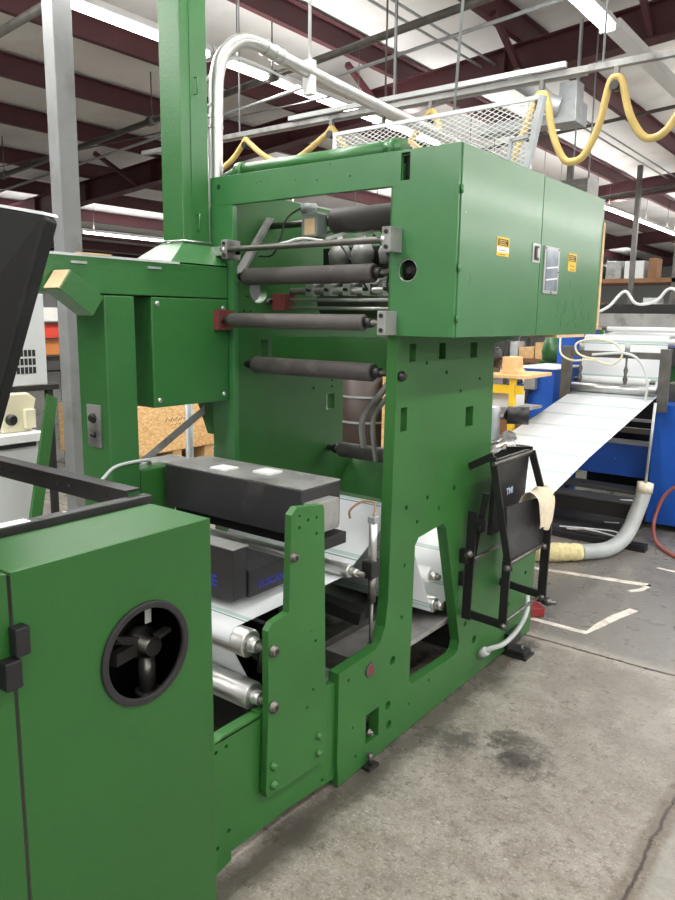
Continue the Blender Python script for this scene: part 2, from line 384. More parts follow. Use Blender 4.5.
# ================================================================ STRIP LIGHTS
def strip(name, label, x, y, z, group=None, rods=True, lamp=True):
    t = thing(name, label, 'light', (x, y, z), group)
    MB().prism([(x - .06, z + .03), (x + .06, z + .03), (x + .04, z + .085), (x - .04, z + .085)], 'Y', y, y + 2.36).make('housing', WHITE, t)
    for s in (-.028, .028):
        MB().cyl((x + s, y + .03, z + .008), (x + s, y + 2.33, z + .008), .015, 14).make('tube', TUBE, t)
    for e in (y + .01, y + 2.33): MB().box(x - .055, x + .055, e, e + .02, z - .014, z + .04).make('lamp_holder', WHITE, t)
    if rods:
        for e in (y + .3, y + 2.0): MB().cyl((x, e, z + .085), (x, e, 4.66 + RS * x), .005, 8).make('hanger_rod', DSTEEL, t)
    if lamp:
        l = bpy.data.lights.new('strip_glow', 'AREA'); l.shape = 'RECTANGLE'; l.size = .05; l.size_y = 2.3; l.energy = LAMP_W; l.color = (1, .985, .955)
        lo = bpy.data.objects.new('strip_glow', l); COL.objects.link(lo); lo.parent = t; lo.matrix_parent_inverse = Matrix.Translation(-Vector((x, y, z)))
        lo.location = (x, y + 1.18, z - .012)
        l2 = bpy.data.lights.new('strip_uplight', 'AREA'); l2.shape = 'RECTANGLE'; l2.size = .05; l2.size_y = 2.3; l2.energy = LAMP_W * UP; l2.color = (1, .985, .955)
        lo = bpy.data.objects.new('strip_uplight', l2); COL.objects.link(lo); lo.parent = t; lo.matrix_parent_inverse = Matrix.Translation(-Vector((x, y, z)))
        lo.location = (x, y + 1.18, z + .10); lo.rotation_euler = (PI, 0, 0)
    return t
ORD = ['first from the front', 'second from the front', 'third from the front', 'fourth from the front', 'fifth from the front', 'sixth from the front', 'seventh from the front', 'eighth from the front', 'ninth from the front', 'tenth from the front', 'eleventh from the front', 'twelfth from the front', 'rearmost']
ROWS = [(-4.65, 3.6, 'lit strip light in the left-hand row behind the silver pipe'), (-1.93, 3.6, 'lit strip light in the upper right row'),
        (.8, 3.6, 'lit strip light in the aisle row right of the machine'), (3.5, 3.6, 'lit strip light in the far right row'), (6.3, 3.7, 'lit strip light in the row by the right wall'), (-8.2, 3.35, 'lit strip light in the row left of the grey column'), (-12.6, 3.1, 'lit strip light low in the far left bay')]
for x, z, lb in ROWS:
    base = None
    if x == -4.65: ys = [-5.2, -2.8, -.4] + [2.0 + 2.38 * k for k in range(0, 10)]
    elif x == -1.93: ys = [-5.2, -2.6, .35, 3.25, 9.2, 11.6, 14.0, 16.4, 19]
    elif x in (.8, 3.5, 6.3): ys = [-5.4, -3.0, -.6, 1.8, 4.5, 7.2, 9.9, 12.6, 15.3, 18, 21, 25]
    elif x == -8.2: ys = [9.2, 11.6, 15, 17.4, 21, 25]
    else: ys = [5.5, 8.5, 11, 13.5, 17, 21]
    for y in ys:
        if x == -1.93 and y == 3.25: strip('strip_light', 'lit strip light nearest the upper right corner, end of its tube above the yellow cable', x, y, z); continue
        nth = ORD[ys.index(y)]
        if base is None: base = strip('strip_light', lb + ', ' + nth, x, y, z, group='strip lights hung in rows'); y0 = y
        else: copy_tree(base, (0, y - y0, 0), lb + ', ' + nth)
tag(MB().box(-1.99, -1.87, 5.66, 9.1, 3.63, 3.69).make('light_channel', WHITE), 'unlit white channel continuing the right-hand strip light row', 'light channel')
strip('strip_light', 'second lit strip light at the top edge beside the tall green duct', -3.95, .9, 3.6)

# ================================================================ FESTOON RAIL
t = thing('festoon_rail', 'grey steel cable rail hung across the shop above the green machine', 'rail', (-3, 4.5, 3))
MB().box(-5.6, .6, 4.43, 4.475, 2.99, 3.025).make('track', GREYTOP, t)
MB().box(-5.6, -1.7, 4.60, 4.64, 3.03, 3.065).make('upper_track', GALV, t)
MB().box(-3.85, -1.75, 4.40, 4.43, 3.03, 3.06).make('cover_strip', LGREY, t)
for x in (-4.4, -2.95, -1.55, -.6): MB().cyl((x, 4.45, 3.03), (x, 4.45, 4.7 + RS * x), .007, 8).make('hanger_rod', GALV, t)
tops = [(-5.1, 2.95), (-4.31, 2.96), (-3.465, 2.93), (-2.648, 2.92), (-1.895, 2.91), (-1.464, 2.93), (-1.02, 2.93), (-.5, 2.93)]
bots = [2.74, 2.74, 2.62, 2.38, 2.51, 2.585, 2.6]
ctl = []
for i, (x, z) in enumerate(tops):
    ctl += [(x - .035, 4.43, z - .03), (x, 4.43, z), (x + .035, 4.43, z - .03)]
    if i < len(bots):
        x2, z2 = tops[i + 1]; zb_ = bots[i]; w_ = x2 - x; h_ = z - zb_
        ctl += [(x + w_ * .20, 4.425, zb_ + h_ * .42), (x + w_ * .36, 4.43, zb_ + .025), (x + w_ * .5, 4.435, zb_), (x + w_ * .66, 4.43, zb_ + .035), (x + w_ * .82, 4.43, zb_ + h_ * .45)]
pts = smooth_path(ctl, 4)
tag(MB().tube(pts, .021, 12).make('festoon_cable', YEL), 'thick yellow cable hanging in loops from the overhead rail', 'cable')
for i, (x, z) in enumerate(tops):
    t = thing('cable_trolley', 'small black cable trolley at a crest of the yellow cable, %s from the left' % ['first', 'second', 'third', 'fourth', 'fifth', 'sixth', 'seventh', 'eighth'][i], 'trolley', (x, 4.43, z), 'cable trolleys on the overhead rail')
    MB().cyl((x, 4.40, z - .045), (x, 4.47, z - .045), .024, 16).make('saddle', BLACK, t)
    MB().box(x - .012, x + .012, 4.42, 4.45, z - .04, 2.985).make('hanger', DSTEEL, t)

# silver hvac duct and unit by the rail
t = thing('ventilation_duct', 'silver sheet metal duct with round elbow hung behind the rail', 'duct', (-2.4, 6, 3.1))
MB().box(-2.44, -2.24, 5.9, 6.15, 3.11, 3.28).box(-3.1, -2.44, 5.95, 6.12, 3.12, 3.20).make('duct_box', GALV, t, .004)
MB().tube(smooth_path([(-2.75, 5.9, 3.5), (-2.6, 5.85, 3.40), (-2.45, 5.85, 3.26), (-2.36, 5.88, 3.22)], 5), .075, 20).make('round_elbow', GALV, t)
MB().box(-2.40, -2.26, 5.95, 6.10, 3.28, 3.42).make('riser', GALV, t)
MB().cyl((-2.3, 6.05, 3.42), (-2.3, 6.05, 4.4), .008, 10).make('hanger_rod', GALV, t)
t = thing('ventilation_unit', 'dark vent box under the ceiling just above the green cabinet end', 'vent', (-2.6, 7.15, 2.74))
MB().box(-2.75, -2.50, 7.0, 7.3, 2.74, 2.88).make('casing', DSTEEL, t, .004)
for k in range(5): MB().box(-2.75, -2.50, 6.985, 7.0, 2.755 + k * .028, 2.765 + k * .028).make('louvre', DSTEEL, t)
for x in (-2.7, -2.55): MB().cyl((x, 7.15, 2.88), (x, 7.15, 4.3), .008, 8).make('hanger_rod', GALV, t)

# ================================================================ COLUMN + LEFT BACKGROUND
t = thing('steel_column', 'tall pale grey square steel column behind the black console', 'column', (-4.05, 2.65, 0))
MB().box(-4.107, -4.0, 2.585, 2.71, 0, 4.36).make('shaft', COLM, t, .006)
MB().box(-4.16, -3.95, 2.53, 2.76, 0, .02).make('base_plate', DSTEEL, t, .003)
MB().cyl((-4.0, 2.68, .42), (-3.97, 2.68, .42), .022, 6).make('bolt', DSTEEL, t)
o = MB().hull([(-3.965, 2.405, 1.137), (-3.965, 2.470, 1.105), (-3.99, 2.478, 1.105), (-3.99, 2.412, 1.137)], [(-3.90, 2.13, 0), (-3.90, 2.20, 0), (-3.93, 2.20, 0), (-3.93, 2.13, 0)]).make('green_plank', GREEN)
tag(o, 'narrow green plank leaning in front of the grey column', 'plank')
# white cabinet, scaled out to X=-4.35
t = thing('work_cabinet', 'white workbench cabinet with grey front behind the black console', 'cabinet', (-4.6, 2.1, 0))
MB().box(-5.1, -4.36, 1.2, 2.56, 0, .80).make('body', LGREY, t, .004)
MB().box(-5.15, -4.33, 1.15, 2.6, .80, .855).make('worktop', WHITE, t, .004)
MB().box(-4.36, -4.345, 1.22, 2.54, .77, .795).make('trim', BLACK, t)
t = thing('sewing_unit', 'cream enamel motor housing with a round dark knob on the white workbench', 'instrument', (-4.6, 2.45, .855))
MB().prism([(2.36, .855), (2.56, .855), (2.57, .95), (2.60, 1.06), (2.55, 1.10), (2.36, 1.10)], 'X', -4.75, -4.42).make('housing', OFFW, t, .008)
MB().box(-4.42, -4.38, 2.50, 2.57, .88, 1.0).make('cover', OFFW, t, .006)
MB().lathe((-4.42, 2.42, .94), (1, 0, 0), [(0, .035), (.02, .035), (.021, .025), (.035, .025)], 24).make('knob', BLACK, t)
t = thing('bench_shelf', 'dark metal shelf above the workbench carrying the vented cabinet', 'shelf', (-4.8, 2.5, 0))
MB().box(-5.3, -4.5, 1.3, 2.82, 1.10, 1.135).make('board', BLACK, t, .003)
for x, y in ((-5.25, 1.35), (-5.25, 2.77), (-4.55, 2.77), (-4.55, 1.35)): MB().box(x - .02, x + .02, y - .02, y + .02, .856 if y < 2.6 else 0, 1.10).make('leg', BLACK, t)
t = thing('electrical_cabinet', 'pale grey electrical cabinet with black vent slots standing on the dark shelf', 'cabinet', (-4.8, 2.2, 1.135))
MB().box(-5.2, -4.5, 1.4, 2.74, 1.135, 1.80).make('body', LGREY, t, .01)
for z0 in (1.215, 1.27, 1.325):
    g = MB()
    for k in range(12): g.box(-4.5, -4.497, 2.33 + k * .028, 2.35 + k * .028, z0, z0 + .042)
    g.make('vent', BLK, t)
for z0 in (1.56, 1.62, 1.68):
    g = MB()
    for k in range(4): g.box(-4.5, -4.497, 2.50 + k * .028, 2.52 + k * .028, z0, z0 + .042)
    g.make('vent', BLK, t)
# stack of coloured stuff seen through the gap
for k, (c, z0, z1, nm) in enumerate((((200, 60, 45), 1.35, 1.50, 'red'), ((190, 120, 60), 1.18, 1.34, 'orange-brown'), ((60, 60, 60), 1.02, 1.17, 'dark'), ((225, 225, 220), 1.52, 1.66, 'white'))):
    mm = mat(nm + '_carton', c, .7)
    tag(MB().box(-7.5, -7.0, 4.2, 4.6, z0, z1).make('carton', mm, None, .004), nm + ' carton on the rack seen through the gap left of the grey column', 'carton')
t = thing('storage_rack', 'small steel rack with coloured cartons left of the grey column', 'rack', (-7.2, 4.4, 0))
for z in (1.01, 1.175, 1.345, 1.51): MB().box(-7.6, -6.95, 4.0, 4.8, z - .008, z - .001).make('shelf', DSTEEL, t)
for x in (-7.6, -6.97):
    for y in (4.0, 4.78): MB().box(x, x + .02, y, y + .02, 0, 2.0).make('post', DSTEEL, t)
# OSB crate
t = thing('wooden_crate', 'strand board crate on wooden blocks seen under the green duct box', 'crate', (-6.4, 4.9, 0))
MB().box(-6.9, -6.0, 4.30, 5.65, .20, .69).make('body', OSB, t, .003)
for y in (4.62, 5.05, 5.5): MB().box(-6.9, -6.02, y, y + .12, 0, .20).make('block', WOOD, t)
g = MB()
for k in range(14):
    y = 4.95 + k * .026 * 1.3
    g.bar((-5.998, y, .52 + .01 * math.sin(k * 2.1)), (-5.998, y + .025, .54 + .012 * math.cos(k * 3.3)), .003, .006)
for k in range(7): g.bar((-5.998, 5.02 + k * .05, .47), (-5.998, 5.05 + k * .05, .482), .003, .005)
g.make('handwriting', BLK, t)
t = thing('crate_stack', 'pale wooden crate with dark slats beside the strand board crate', 'crate', (-5.4, 5.6, 0))
MB().box(-5.9, -5.4, 5.75, 6.2, 0, .75).make('body', OSB, t, .003)
for z in (.5, .58, .66): MB().box(-5.39, -5.37, 5.76, 6.1, z, z + .03).make('slat', DSTEEL, t)
# drum behind the machine
t = thing('ink_drum', 'dark brown drum with pale hoops seen behind the lower rollers', 'drum', (-3.25, 4.6, 0))
DRUM = mat('dark_brown_drum', (62, 50, 44), .5)
MB().lathe((-3.25, 4.6, .35), (0, 0, 1), [(0, .19), (.9, .19)], 36).make('body', DRUM, t)
for z in (.62, .83, 1.02): MB().ring((-3.25, 4.6, z), (0, 0, 1), .188, .197, .015).make('hoop', GALV, t)
tag(MB().box(-3.6, -2.8, 4.3, 4.9, 0, .345).make('pallet_stack', WOOD), 'wooden pallet block under the dark brown drum', 'pallet')
tag(MB().box(-3.02, -2.86, 4.5, 4.9, .346, 1.25).make('strand_board', OSB, None, .003), 'upright strand board panel right of the dark brown drum', 'board')

# ================================================================ PRESS FRAME
XN = -1.385; TH = .045; Y0 = 2.153; XF = -2.2
t = F = thing('press_frame', 'green cast frame of the printing press with bolted side plates and crossbeams', 'machine', (-1.8, 2.4, 0))
out = [(1.81, .012), (1.878, .006), (2.3, .012), (3.0, .015), (3.48, .02), (3.50, .5), (3.30, .80), (2.92, .99), (2.90, 1.5), (3.3, 1.54), (3.3, 2.10), (2.155, 2.10), (2.153, 1.5), (2.142, .968), (2.135, .60), (2.12, .50), (2.095, .455), (2.060, .432), (1.845, .424), (1.842, .10)]
out[0] = (1.850, .006); out = out[:1] + out[2:]
holes = [[(2.300, .215), (2.31, .76), (2.335, .785), (2.52, .80), (2.545, .775), (2.702, .235), (2.69, .20), (2.66, .187), (2.325, .195)]]
holes += [rect(2.184, 2.225, 1.205, 1.290), rect(2.23, 2.272, 1.45, 1.512), rect(2.438, 2.487, 1.452, 1.511), rect(2.687, 2.745, 1.448, 1.508), rect(2.67, 2.735, 1.17, 1.25), rect(2.010, 2.092, .086, .20)]
holes += [circ(2.177, .348, .017), circ(2.151, .178, .017), circ(2.162, .096, .017), circ(2.843, .195, .019), circ(2.24, .92, .009, 8), circ(2.39, .93, .009, 8), circ(2.48, .87, .009, 8), circ(2.32, .85, .009, 8), circ(2.24, .70, .008, 8), circ(2.23, .50, .008, 8),
          circ(2.50, 1.40, .008, 8), circ(2.35, 1.44, .007, 8), circ(2.78, 1.36, .007, 8), circ(2.62, 1.32, .007, 8), circ(2.60, .93, .012, 10), circ(1.90, .38, .006, 8), circ(1.93, .19, .006, 8), circ(1.95, .07, .006, 8), circ(2.30, .12, .006, 8), circ(2.45, .16, .006, 8), circ(2.75, .30, .012, 8), circ(3.2, .25, .01, 8), circ(3.38, .36, .012, 8)]
plate('side_plate', [out] + holes, 'X', XN - TH / 2, TH, GREEN, F)
# low rail running forward to the cabinet
out = [(.80, .06), (1.27, .015), (1.354, .03), (1.354, .058), (1.60, .055), (1.845, .035), (1.845, .39), (1.471, .448), (1.471, .440), (1.33, .440), (1.30, .428), (.80, .43)]
plate('lower_rail', [out, circ(1.30, .40, .006, 8), circ(1.34, .40, .006, 8), circ(1.285, .24, .008, 8), circ(1.30, .10, .007, 8), circ(1.345, .13, .007, 8), circ(1.78, .06, .008, 8)], 'X', XN - .015 - .015, .03, GREEN, F)
MB().box(-1.445, -1.40, .80, 1.48, .425, .432).make('rail_flange', GREEN, F, .001)
# column front strip beam between base
out = [(1.482, .705), (1.482, .450), (1.470, .20), (1.475, .178), (1.745, .163), (1.76, .18), (1.738, 1.02), (1.730, 1.035), (1.608, 1.050), (1.583, 1.030), (1.572, .735), (1.502, .725)]
bp = plate('bearing_plate', [out, circ(1.62, 1.02, .005, 8), circ(1.66, 1.0, .005, 8), circ(1.70, 1.0, .005, 8), circ(1.62, .985, .005, 8), circ(1.70, .95, .005, 8), circ(1.70, .6, .005, 8), circ(1.69, .44, .005, 8), circ(1.66, .39, .005, 8)], 'X', -1.3825 + .0005, .025, GREEN, F)
for y, z, r in ((1.503, .639, .017), (1.502, .462, .017), (1.591, .902, .014), (1.717, .266, .011), (1.718, .205, .011), (1.501, .27, .012), (1.501, .207, .012)):
    if r > .013: MB().cyl((-1.354, y, z), (-1.3525, y, z), r * .45, 6).make('bolt_socket', BLACK, F)
    MB().lathe((-1.37, y, z), (1, 0, 0), [(0, r * 1.15), (.004, r * 1.15), (.005, r), (.013, r * .9), (.016, r * .6)], 18).make('bolt', DSTEEL if r > .013 else GREEN, F)
MB().ring((-1.3825, 2.027, .371), (1, 0, 0), .018, .027, .006, 24).make('bearing_cap', DSTEEL, F)
MB().cyl((-1.3845, 2.027, .371), (-1.3805, 2.027, .371), .018, 20).make('bearing_core', RUST, F)
MB().lathe((-1.40, 2.045, .115), (1, 0, 0), [(0, .014), (.01, .014), (.011, .008), (.022, .008)], 16).make('recessed_bolt', DSTEEL, F)
# far side plate
out = [(2.17, 0.01), (3.5, .02), (3.45, .8), (2.93, .93), (2.93, 1.42), (2.62, 1.42), (3.4, 1.52), (3.4, 2.0), (2.9, 2.085), (2.17, 2.10)]
plate('side_plate', [out, rect(2.34, 2.385, 1.42, 1.50), rect(2.80, 2.86, 1.16, 1.235), circ(2.33, 1.71, .055, 24), circ(2.26, 1.68, .006, 8), circ(2.28, 1.62, .006, 8), circ(2.24, 1.62, .006, 8), circ(2.70, 1.27, .007, 8), circ(2.84, 1.30, .006, 8), circ(2.84, 1.27, .006, 8)], 'X', XF - TH / 2, TH, GREEN, F)
MB().box(-2.245, -2.2, 1.2, 2.17, .01, .50).make('far_rail', GREEN, F, .002)
# top beam & front post (facing the camera's left)
plate('top_beam', [[(-2.296, 2.03), (-1.42, 2.03), (-1.42, 2.141), (-2.296, 2.141)], circ(-2.25, 2.10, .010, 12), circ(-2.02, 2.10, .003, 6), circ(-2.04, 2.10, .003, 6), circ(-1.85, 2.09, .003, 6), circ(-1.75, 2.08, .003, 6), circ(-1.6, 2.08, .003, 6)], 'Y', Y0 + .012, .024, GREEN2, F)
MB().box(-2.296, -1.42, Y0 + .024, 2.22, 2.125, 2.141).make('beam_flange', GREEN2, F)
plate('front_post', [rect(-2.30, -2.172, .02, 2.03)], 'Y', Y0 + .012, .024, GREEN2, F)
MB().box(-2.155, -XN * -1 - TH, 2.36, 2.40, 1.405, 1.513).make('crossbeam', GREEN, F, .002)
MB().box(-2.155, -1.43, 2.36, 2.52, 1.513, 1.52).make('crossbeam_flange', GREEN, F, .001)
MB().hull([(-2.2, 3.0, .9), (-1.43, 3.0, .9), (-1.43, 3.02, .9), (-2.2, 3.02, .9)], [(-2.2, 2.9, .74), (-1.43, 2.9, .74), (-1.43, 2.92, .74), (-2.2, 2.92, .74)]).make('rear_crosspanel', GREEN, F)
MB().prism([(-2.43, 1.25), (-2.2, 1.25), (-2.2, 1.2), (-2.30, 1.10), (-2.36, 1.10)], 'Y', 2.175, 2.195).make('gusset', GREEN, F)
MB().box(-2.155, -1.43, 2.75, 2.80, .16, .27).box(-2.155, -1.43, 2.80, 2.84, .33, .40).make('cross_channel', BLACK, F, .002)
MB().box(-2.155, -1.43, 3.3, 3.4, .15, .45).make('rear_crossbeam', GREEN, F, .002)
# feet
for (x0, x1, y0, y1) in ((-1.40, -1.27, 3.17, 3.27), (-1.43, -1.35, 1.99, 2.05)):
    g = MB().box(x0, x1, y0, y1, 0, .012)
    if y0 > 3: g.box(x0 + .015, x1 - .015, y0 + .012, y1 - .012, .012, .035).box(-1.385, -1.365, y0, y1 + .05, .03, .11)
    fo = g.make('foot', BLACK, F, .002)
    MB().cyl(((x0 + x1) / 2 + .02, (y0 + y1) / 2, .012), ((x0 + x1) / 2 + .02, (y0 + y1) / 2, .055), .009, 8).make('foot_bolt', DSTEEL, fo)
lab(MB().tube(smooth_path([(-1.384, 2.905, .095), (-1.36, 2.91, .125), (-1.34, 2.93, .135), (-1.33, 3.05, .12), (-1.33, 3.2, .14), (-1.335, 3.30, .19), (-1.36, 3.36, .25)], 6), .012, 12).make('drain_pipe', HOSEG, F), 'short grey pipe curving along the foot of the plate')
MB().cyl((-1.384, 2.905, .10), (-1.35, 2.905, .13), .020, 14).make('pipe_elbow', HOSEG, F)
# floor pan inside the press
MB().box(-2.15, -1.45, 1.9, 2.75, .30, .32).make('inner_deck', PLATE, F, .002)
MB().box(-2.15, -1.45, 2.85, 3.4, .10, .12).make('inner_deck', PLATE, F, .002)
MB().box(-2.15, -1.45, 2.02, 2.10, .321, .345).box(-1.75, -1.68, 1.92, 2.7, .321, .35).make('deck_rail', DSTEEL, F, .002)
MB().box(-2.15, -1.75, 1.95, 2.03, .46, .55).make('blade_holder', BLACK, F, .003)
MB().bar((-1.99, 2.02, .60), (-1.50, 2.14, .50), .06, .05).bar((-1.98, 2.0, .64), (-1.98, 2.06, .54), .02, .12).make('arm', BLACK, F, .003)
MB().box(-2.15, -1.47, 1.1, 1.13, .05, .40).make('splash_panel', DARK, F)

# ================================================================ UPPER ENCLOSURE
XB = -1.168
t = E_ = thing('guard_enclosure', 'big glossy green sheet metal enclosure with two doors high on the press', 'enclosure', (-1.28, 2.8, 1.54))
plate('front_panel', [rect(-1.418, XB - .004, 1.540, 2.139), rect(-1.388, -1.354, 2.044, 2.130), circ(-1.353, 1.757, .037, 28)], 'Y', Y0 - .006 + .01, .02, GREEN2, E_)
MB().box(-1.42, XB - .006, Y0 + .014, 3.51, 2.128, 2.138).make('top_panel', GREEN2, E_, .001)
MB().box(-1.42, XB - .006, Y0 + .014, 3.51, 1.541, 1.551).make('bottom_panel', GREEN2, E_, .001)
MB().box(-1.42, XB - .006, 3.50, 3.512, 1.551, 2.128).make('end_panel', GREEN2, E_)
for (a, b) in ((2.160, 2.806), (2.811, 3.512)):
    d = plate('door', [rect(a, b, 1.541, 2.139)], 'X', XB - .003, .006, GREEN2, E_)
    if a < 2.5: D1 = d
    else: D2 = d
for z in (1.60, 1.76, 2.0): MB().cyl((XB + .003, 2.157, z - .012), (XB + .003, 2.157, z + .012), .005, 10).make('hinge', GREEN2, E_)
MB().box(XB + .0002, XB + .003, 2.728, 2.742, 1.815, 1.885).box(XB + .0002, XB + .003, 2.742, 2.80, 1.877, 1.885).box(XB + .0002, XB + .003, 2.742, 2.80, 1.815, 1.823).box(XB + .0002, XB + .003, 2.79, 2.80, 1.823, 1.877).make('latch_frame', STEEL, D1)
MB().box(XB + .0002, XB + .0025, 2.744, 2.788, 1.825, 1.875).make('latch_recess', BLACK, D1)
MB().box(XB + .003, XB + .012, 2.755, 2.772, 1.832, 1.868).make('latch_handle', STEEL, D1, .001)
def sticker(y0, y1, z0, z1, par, white):
    s = MB().box(XB + .0002, XB + .0012, y0, y1, z0, z1).make('warning_label', YELP, par)
    h = z1 - z0; w = y1 - y0
    MB().box(XB + .0012, XB + .0016, y0 + w * .08, y1 - w * .08, z0 + h * .55, z1 - h * .1).make('black_heading', BLK, s)
    g = MB()
    for k in range(3): g.box(XB + .0016, XB + .0019, y0 + w * .16, y1 - w * (.2 + .1 * (k % 2)), z0 + h * (.60 + k * .10), z0 + h * (.64 + k * .10))
    g.make('heading_line', YELP, s)
    if white: MB().box(XB + .0012, XB + .0016, y0, y1, z0 + h * .2, z0 + h * .48).make('white_strip', WHITE, s)
    g = MB()
    for k in range(2): g.box(XB + .0016, XB + .0019, y0 + w * .2, y1 - w * .25, z0 + h * (.07 + k * .22), z0 + h * (.10 + k * .22))
    g.make('fine_line', BLK, s)
sticker(2.424, 2.522, 1.818, 1.882, D1, True); sticker(3.104, 3.195, 1.803, 1.876, D2, False)
w = MB().box(XB + .0002, XB + .006, 2.840, 2.992, 1.703, 1.884).make('window_frame', STEEL, D2, .001)
WG = mat('scratched_clear_plastic', (150, 158, 168), .12, .2, var=.25, scale=14)
MB().box(XB + .006, XB + .0075, 2.856, 2.976, 1.715, 1.872).make('window_pane', WG, w)
for z in (1.755, 1.800): MB().bar((XB + .0085, 2.858, z), (XB + .0085, 2.972, z + .010), .002, .006).make('white_bar', WHITE, w)  # two thin white bars across the pane
for y, z in ((2.85, 1.877), (2.98, 1.877), (2.92, 1.709), (2.984, 1.79)): MB().cyl((XB + .006, y, z), (XB + .008, y, z), .004, 8).make('screw', DSTEEL, w)
MB().box(XB - .001, XB + .004, 3.505, 3.53, 1.56, 2.04).make('edge_board', CARD, E_)
MB().box(-1.30, XB + .004, 3.02, 3.35, 1.528, 1.540).make('bottom_board', CARD, E_)
# knob in the round hole and added black backings for the dark inside
MB().ring((-1.353, 2.1545, 1.757), (0, 1, 0), .034, .039, .006, 32).make('hole_rim', STEEL, E_)
k = MB().lathe((-1.353, 2.19, 1.757), (0, -1, 0), [(0, .030), (.02, .030), (.022, .024), (.025, .024), (.0251, .010), (.032, .010)], 24).make('adjuster_knob', BLACK, E_)
MB().box(-1.40, -1.30, 2.192, 2.20, 1.70, 1.82).make('shade_backing', DARK, E_)
MB().box(-1.40, -1.34, 2.172, 2.18, 2.03, 2.126).make('shade_backing', DARK, E_)  # added black sheet that puts shade into the slot
# pale scratches on door bottom
g = MB()
for k in range(16):
    y = random.uniform(3.0, 3.45); z = random.uniform(1.56, 1.68); g.bar((XB + .0004, y, z), (XB + .0004, y + random.uniform(-.01, .01), z + random.uniform(.01, .06)), .0006, .005, (0, 1, 0))
g.make('scratch', GREEND, D2)

# grey-green tube lying behind the top beam
t = thing('air_cylinder', 'long dull green tube lying along the top of the press beam', 'tube', (-1.9, 2.3, 2.2))
MB().cyl((-2.28, 2.30, 2.185), (-1.47, 2.30, 2.185), .030, 20).make('barrel', GREEND, t)
for x in (-2.26, -1.52): MB().cyl((x - .02, 2.30, 2.185), (x + .02, 2.30, 2.185), .036, 20).make('collar', GREEND, t)
MB().cyl((-2.34, 2.30, 2.165), (-2.27, 2.30, 2.185), .026, 16).make('end_fitting', GREEND, t)
MB().bar((-1.45, 2.3, 2.20), (-1.38, 2.3, 2.15), .03, .012).make('card_scrap', CARD, t)
MB().box(-2.2, -2.17, 2.28, 2.32, 2.1411, 2.157).box(-1.6, -1.57, 2.28, 2.32, 2.1411, 2.157).make('saddle', GREEND, t)

# mesh guard on top of the enclosure
t = thing('mesh_guard', 'white expanded wire mesh guard standing on top of the green enclosure', 'guard', (-1.6, 2.7, 2.14))
yy = 2.7; zb = 2.142
topz = lambda x: 2.376 + (.014) * (x + 1.9) / -.7 + 0
x0, x1 = -2.10, -1.15
MB().bar((x0, yy, 2.382), (x1, yy, 2.39), .012, .014).make('top_rail', WHITE, t)
MB().bar((x0, yy, zb + .01), (x1 - .03, yy, zb + .01), .012, .014).make('bottom_rail', WHITE, t)
lab(MB().bar((-1.195, yy, zb), (-1.148, yy, 2.392), .03, .02).bar((-1.195, yy, 2.26), (-1.26, yy, 2.255), .02, .012).bar((-1.26, yy, 2.26), (-1.275, yy, zb), .02, .012).make('end_post', GALV, t), 'galvanised end post with a short step')
MB().bar((x0, yy, zb), (x0 + .01, yy, 2.385), .014, .014).make('end_post', WHITE, t)
g = MB(); H_ = 2.385 - zb; P_ = .034; sl = .5
n = int((x1 - x0) / P_) + 16
for k in range(-14, n):
    for s in (1, -1):
        xa = x0 + k * P_ if s == 1 else x0 + k * P_ + H_ / sl
        za = zb; xb = xa + s * H_ / sl; zb_ = zb + H_
        lo, hi = x0, x1 - .03
        q0, q1 = 0.0, 1.0
        d = xb - xa
        ta, tb = (lo - xa) / d, (hi - xa) / d
        if ta > tb: ta, tb = tb, ta
        q0 = max(q0, ta); q1 = min(q1, tb)
        if q1 - q0 < .02: continue
        g.bar((xa + d * q0, yy + s * .001, za + H_ * q0), (xa + d * q1, yy + s * .001, za + H_ * q1), .0025, .0035, (0, 1, 0))
g.make('wire_mesh', WHITE, t)

# ================================================================ ROLLERS
def roller(name, label, y, z, xs, r, m, shaft=(None, None), rs=.011, brackets=(), sm=DSTEEL, cat='roller', bm_=None):
    x0, x1 = xs
    t = thing(name, label, cat, ((x0 + x1) / 2, y, z - r))
    MB().lathe((x0, y, z), (1, 0, 0), [(0, r * .85), (.006, r), (x1 - x0 - .006, r), (x1 - x0, r * .85)], 32).make('shell', m, t)
    MB().cyl((shaft[0], y, z), (shaft[1], y, z), rs, 16).make('shaft', sm, t)
    for e, s in ((x0, -1), (x1, 1)): MB().lathe((e, y, z), (s, 0, 0), [(-.002, r * .6), (.012, r * .55), (.014, rs * 1.5), (.03, rs * 1.5)], 20).make('journal', BLACK if m is RUBBER else STEEL, t)
    for (bx0, bx1, h) in brackets:
        b = MB().box(bx0, bx1, y - .012, Y0 - .0005 if y < Y0 else y + .01, z - h, z + h).make('bracket', bm_ or GREYTOP, t, .002)
        for dz in (-h * .6, h * .6): MB().cyl(((bx0 + bx1) / 2, y - .016, z + dz), ((bx0 + bx1) / 2, y - .011, z + dz), .0075, 12).make('screw', BLACK, b)
    return t
roller('idler_roller', 'grey rubber roller bracketed level with the bottom of the enclosure', 2.09, 1.583, (-2.124, -1.48), .028, RUBBER, (-2.2, -1.41), .011, ((-1.423, -1.389, .040),))
b = MB().box(-2.199, -2.17, 2.07, 2.15, 1.545, 1.622).make('roller_bracket', RUST, bpy.data.objects['idler_roller']); lab(b, 'maroon end bracket')
roller('idler_roller', 'grey rubber roller directly under the big motor, upper of the rubber rollers', 2.2, 1.755, (-2.150, -1.52), .033, RUBBER, (-2.21, -1.43), .012)
roller('idler_roller', 'grey rubber roller in front of the green crossbeam, fourth from the top', 2.25, 1.402, (-2.150, -1.549), .034, RUBBER, (-2.2, -1.43), .012)
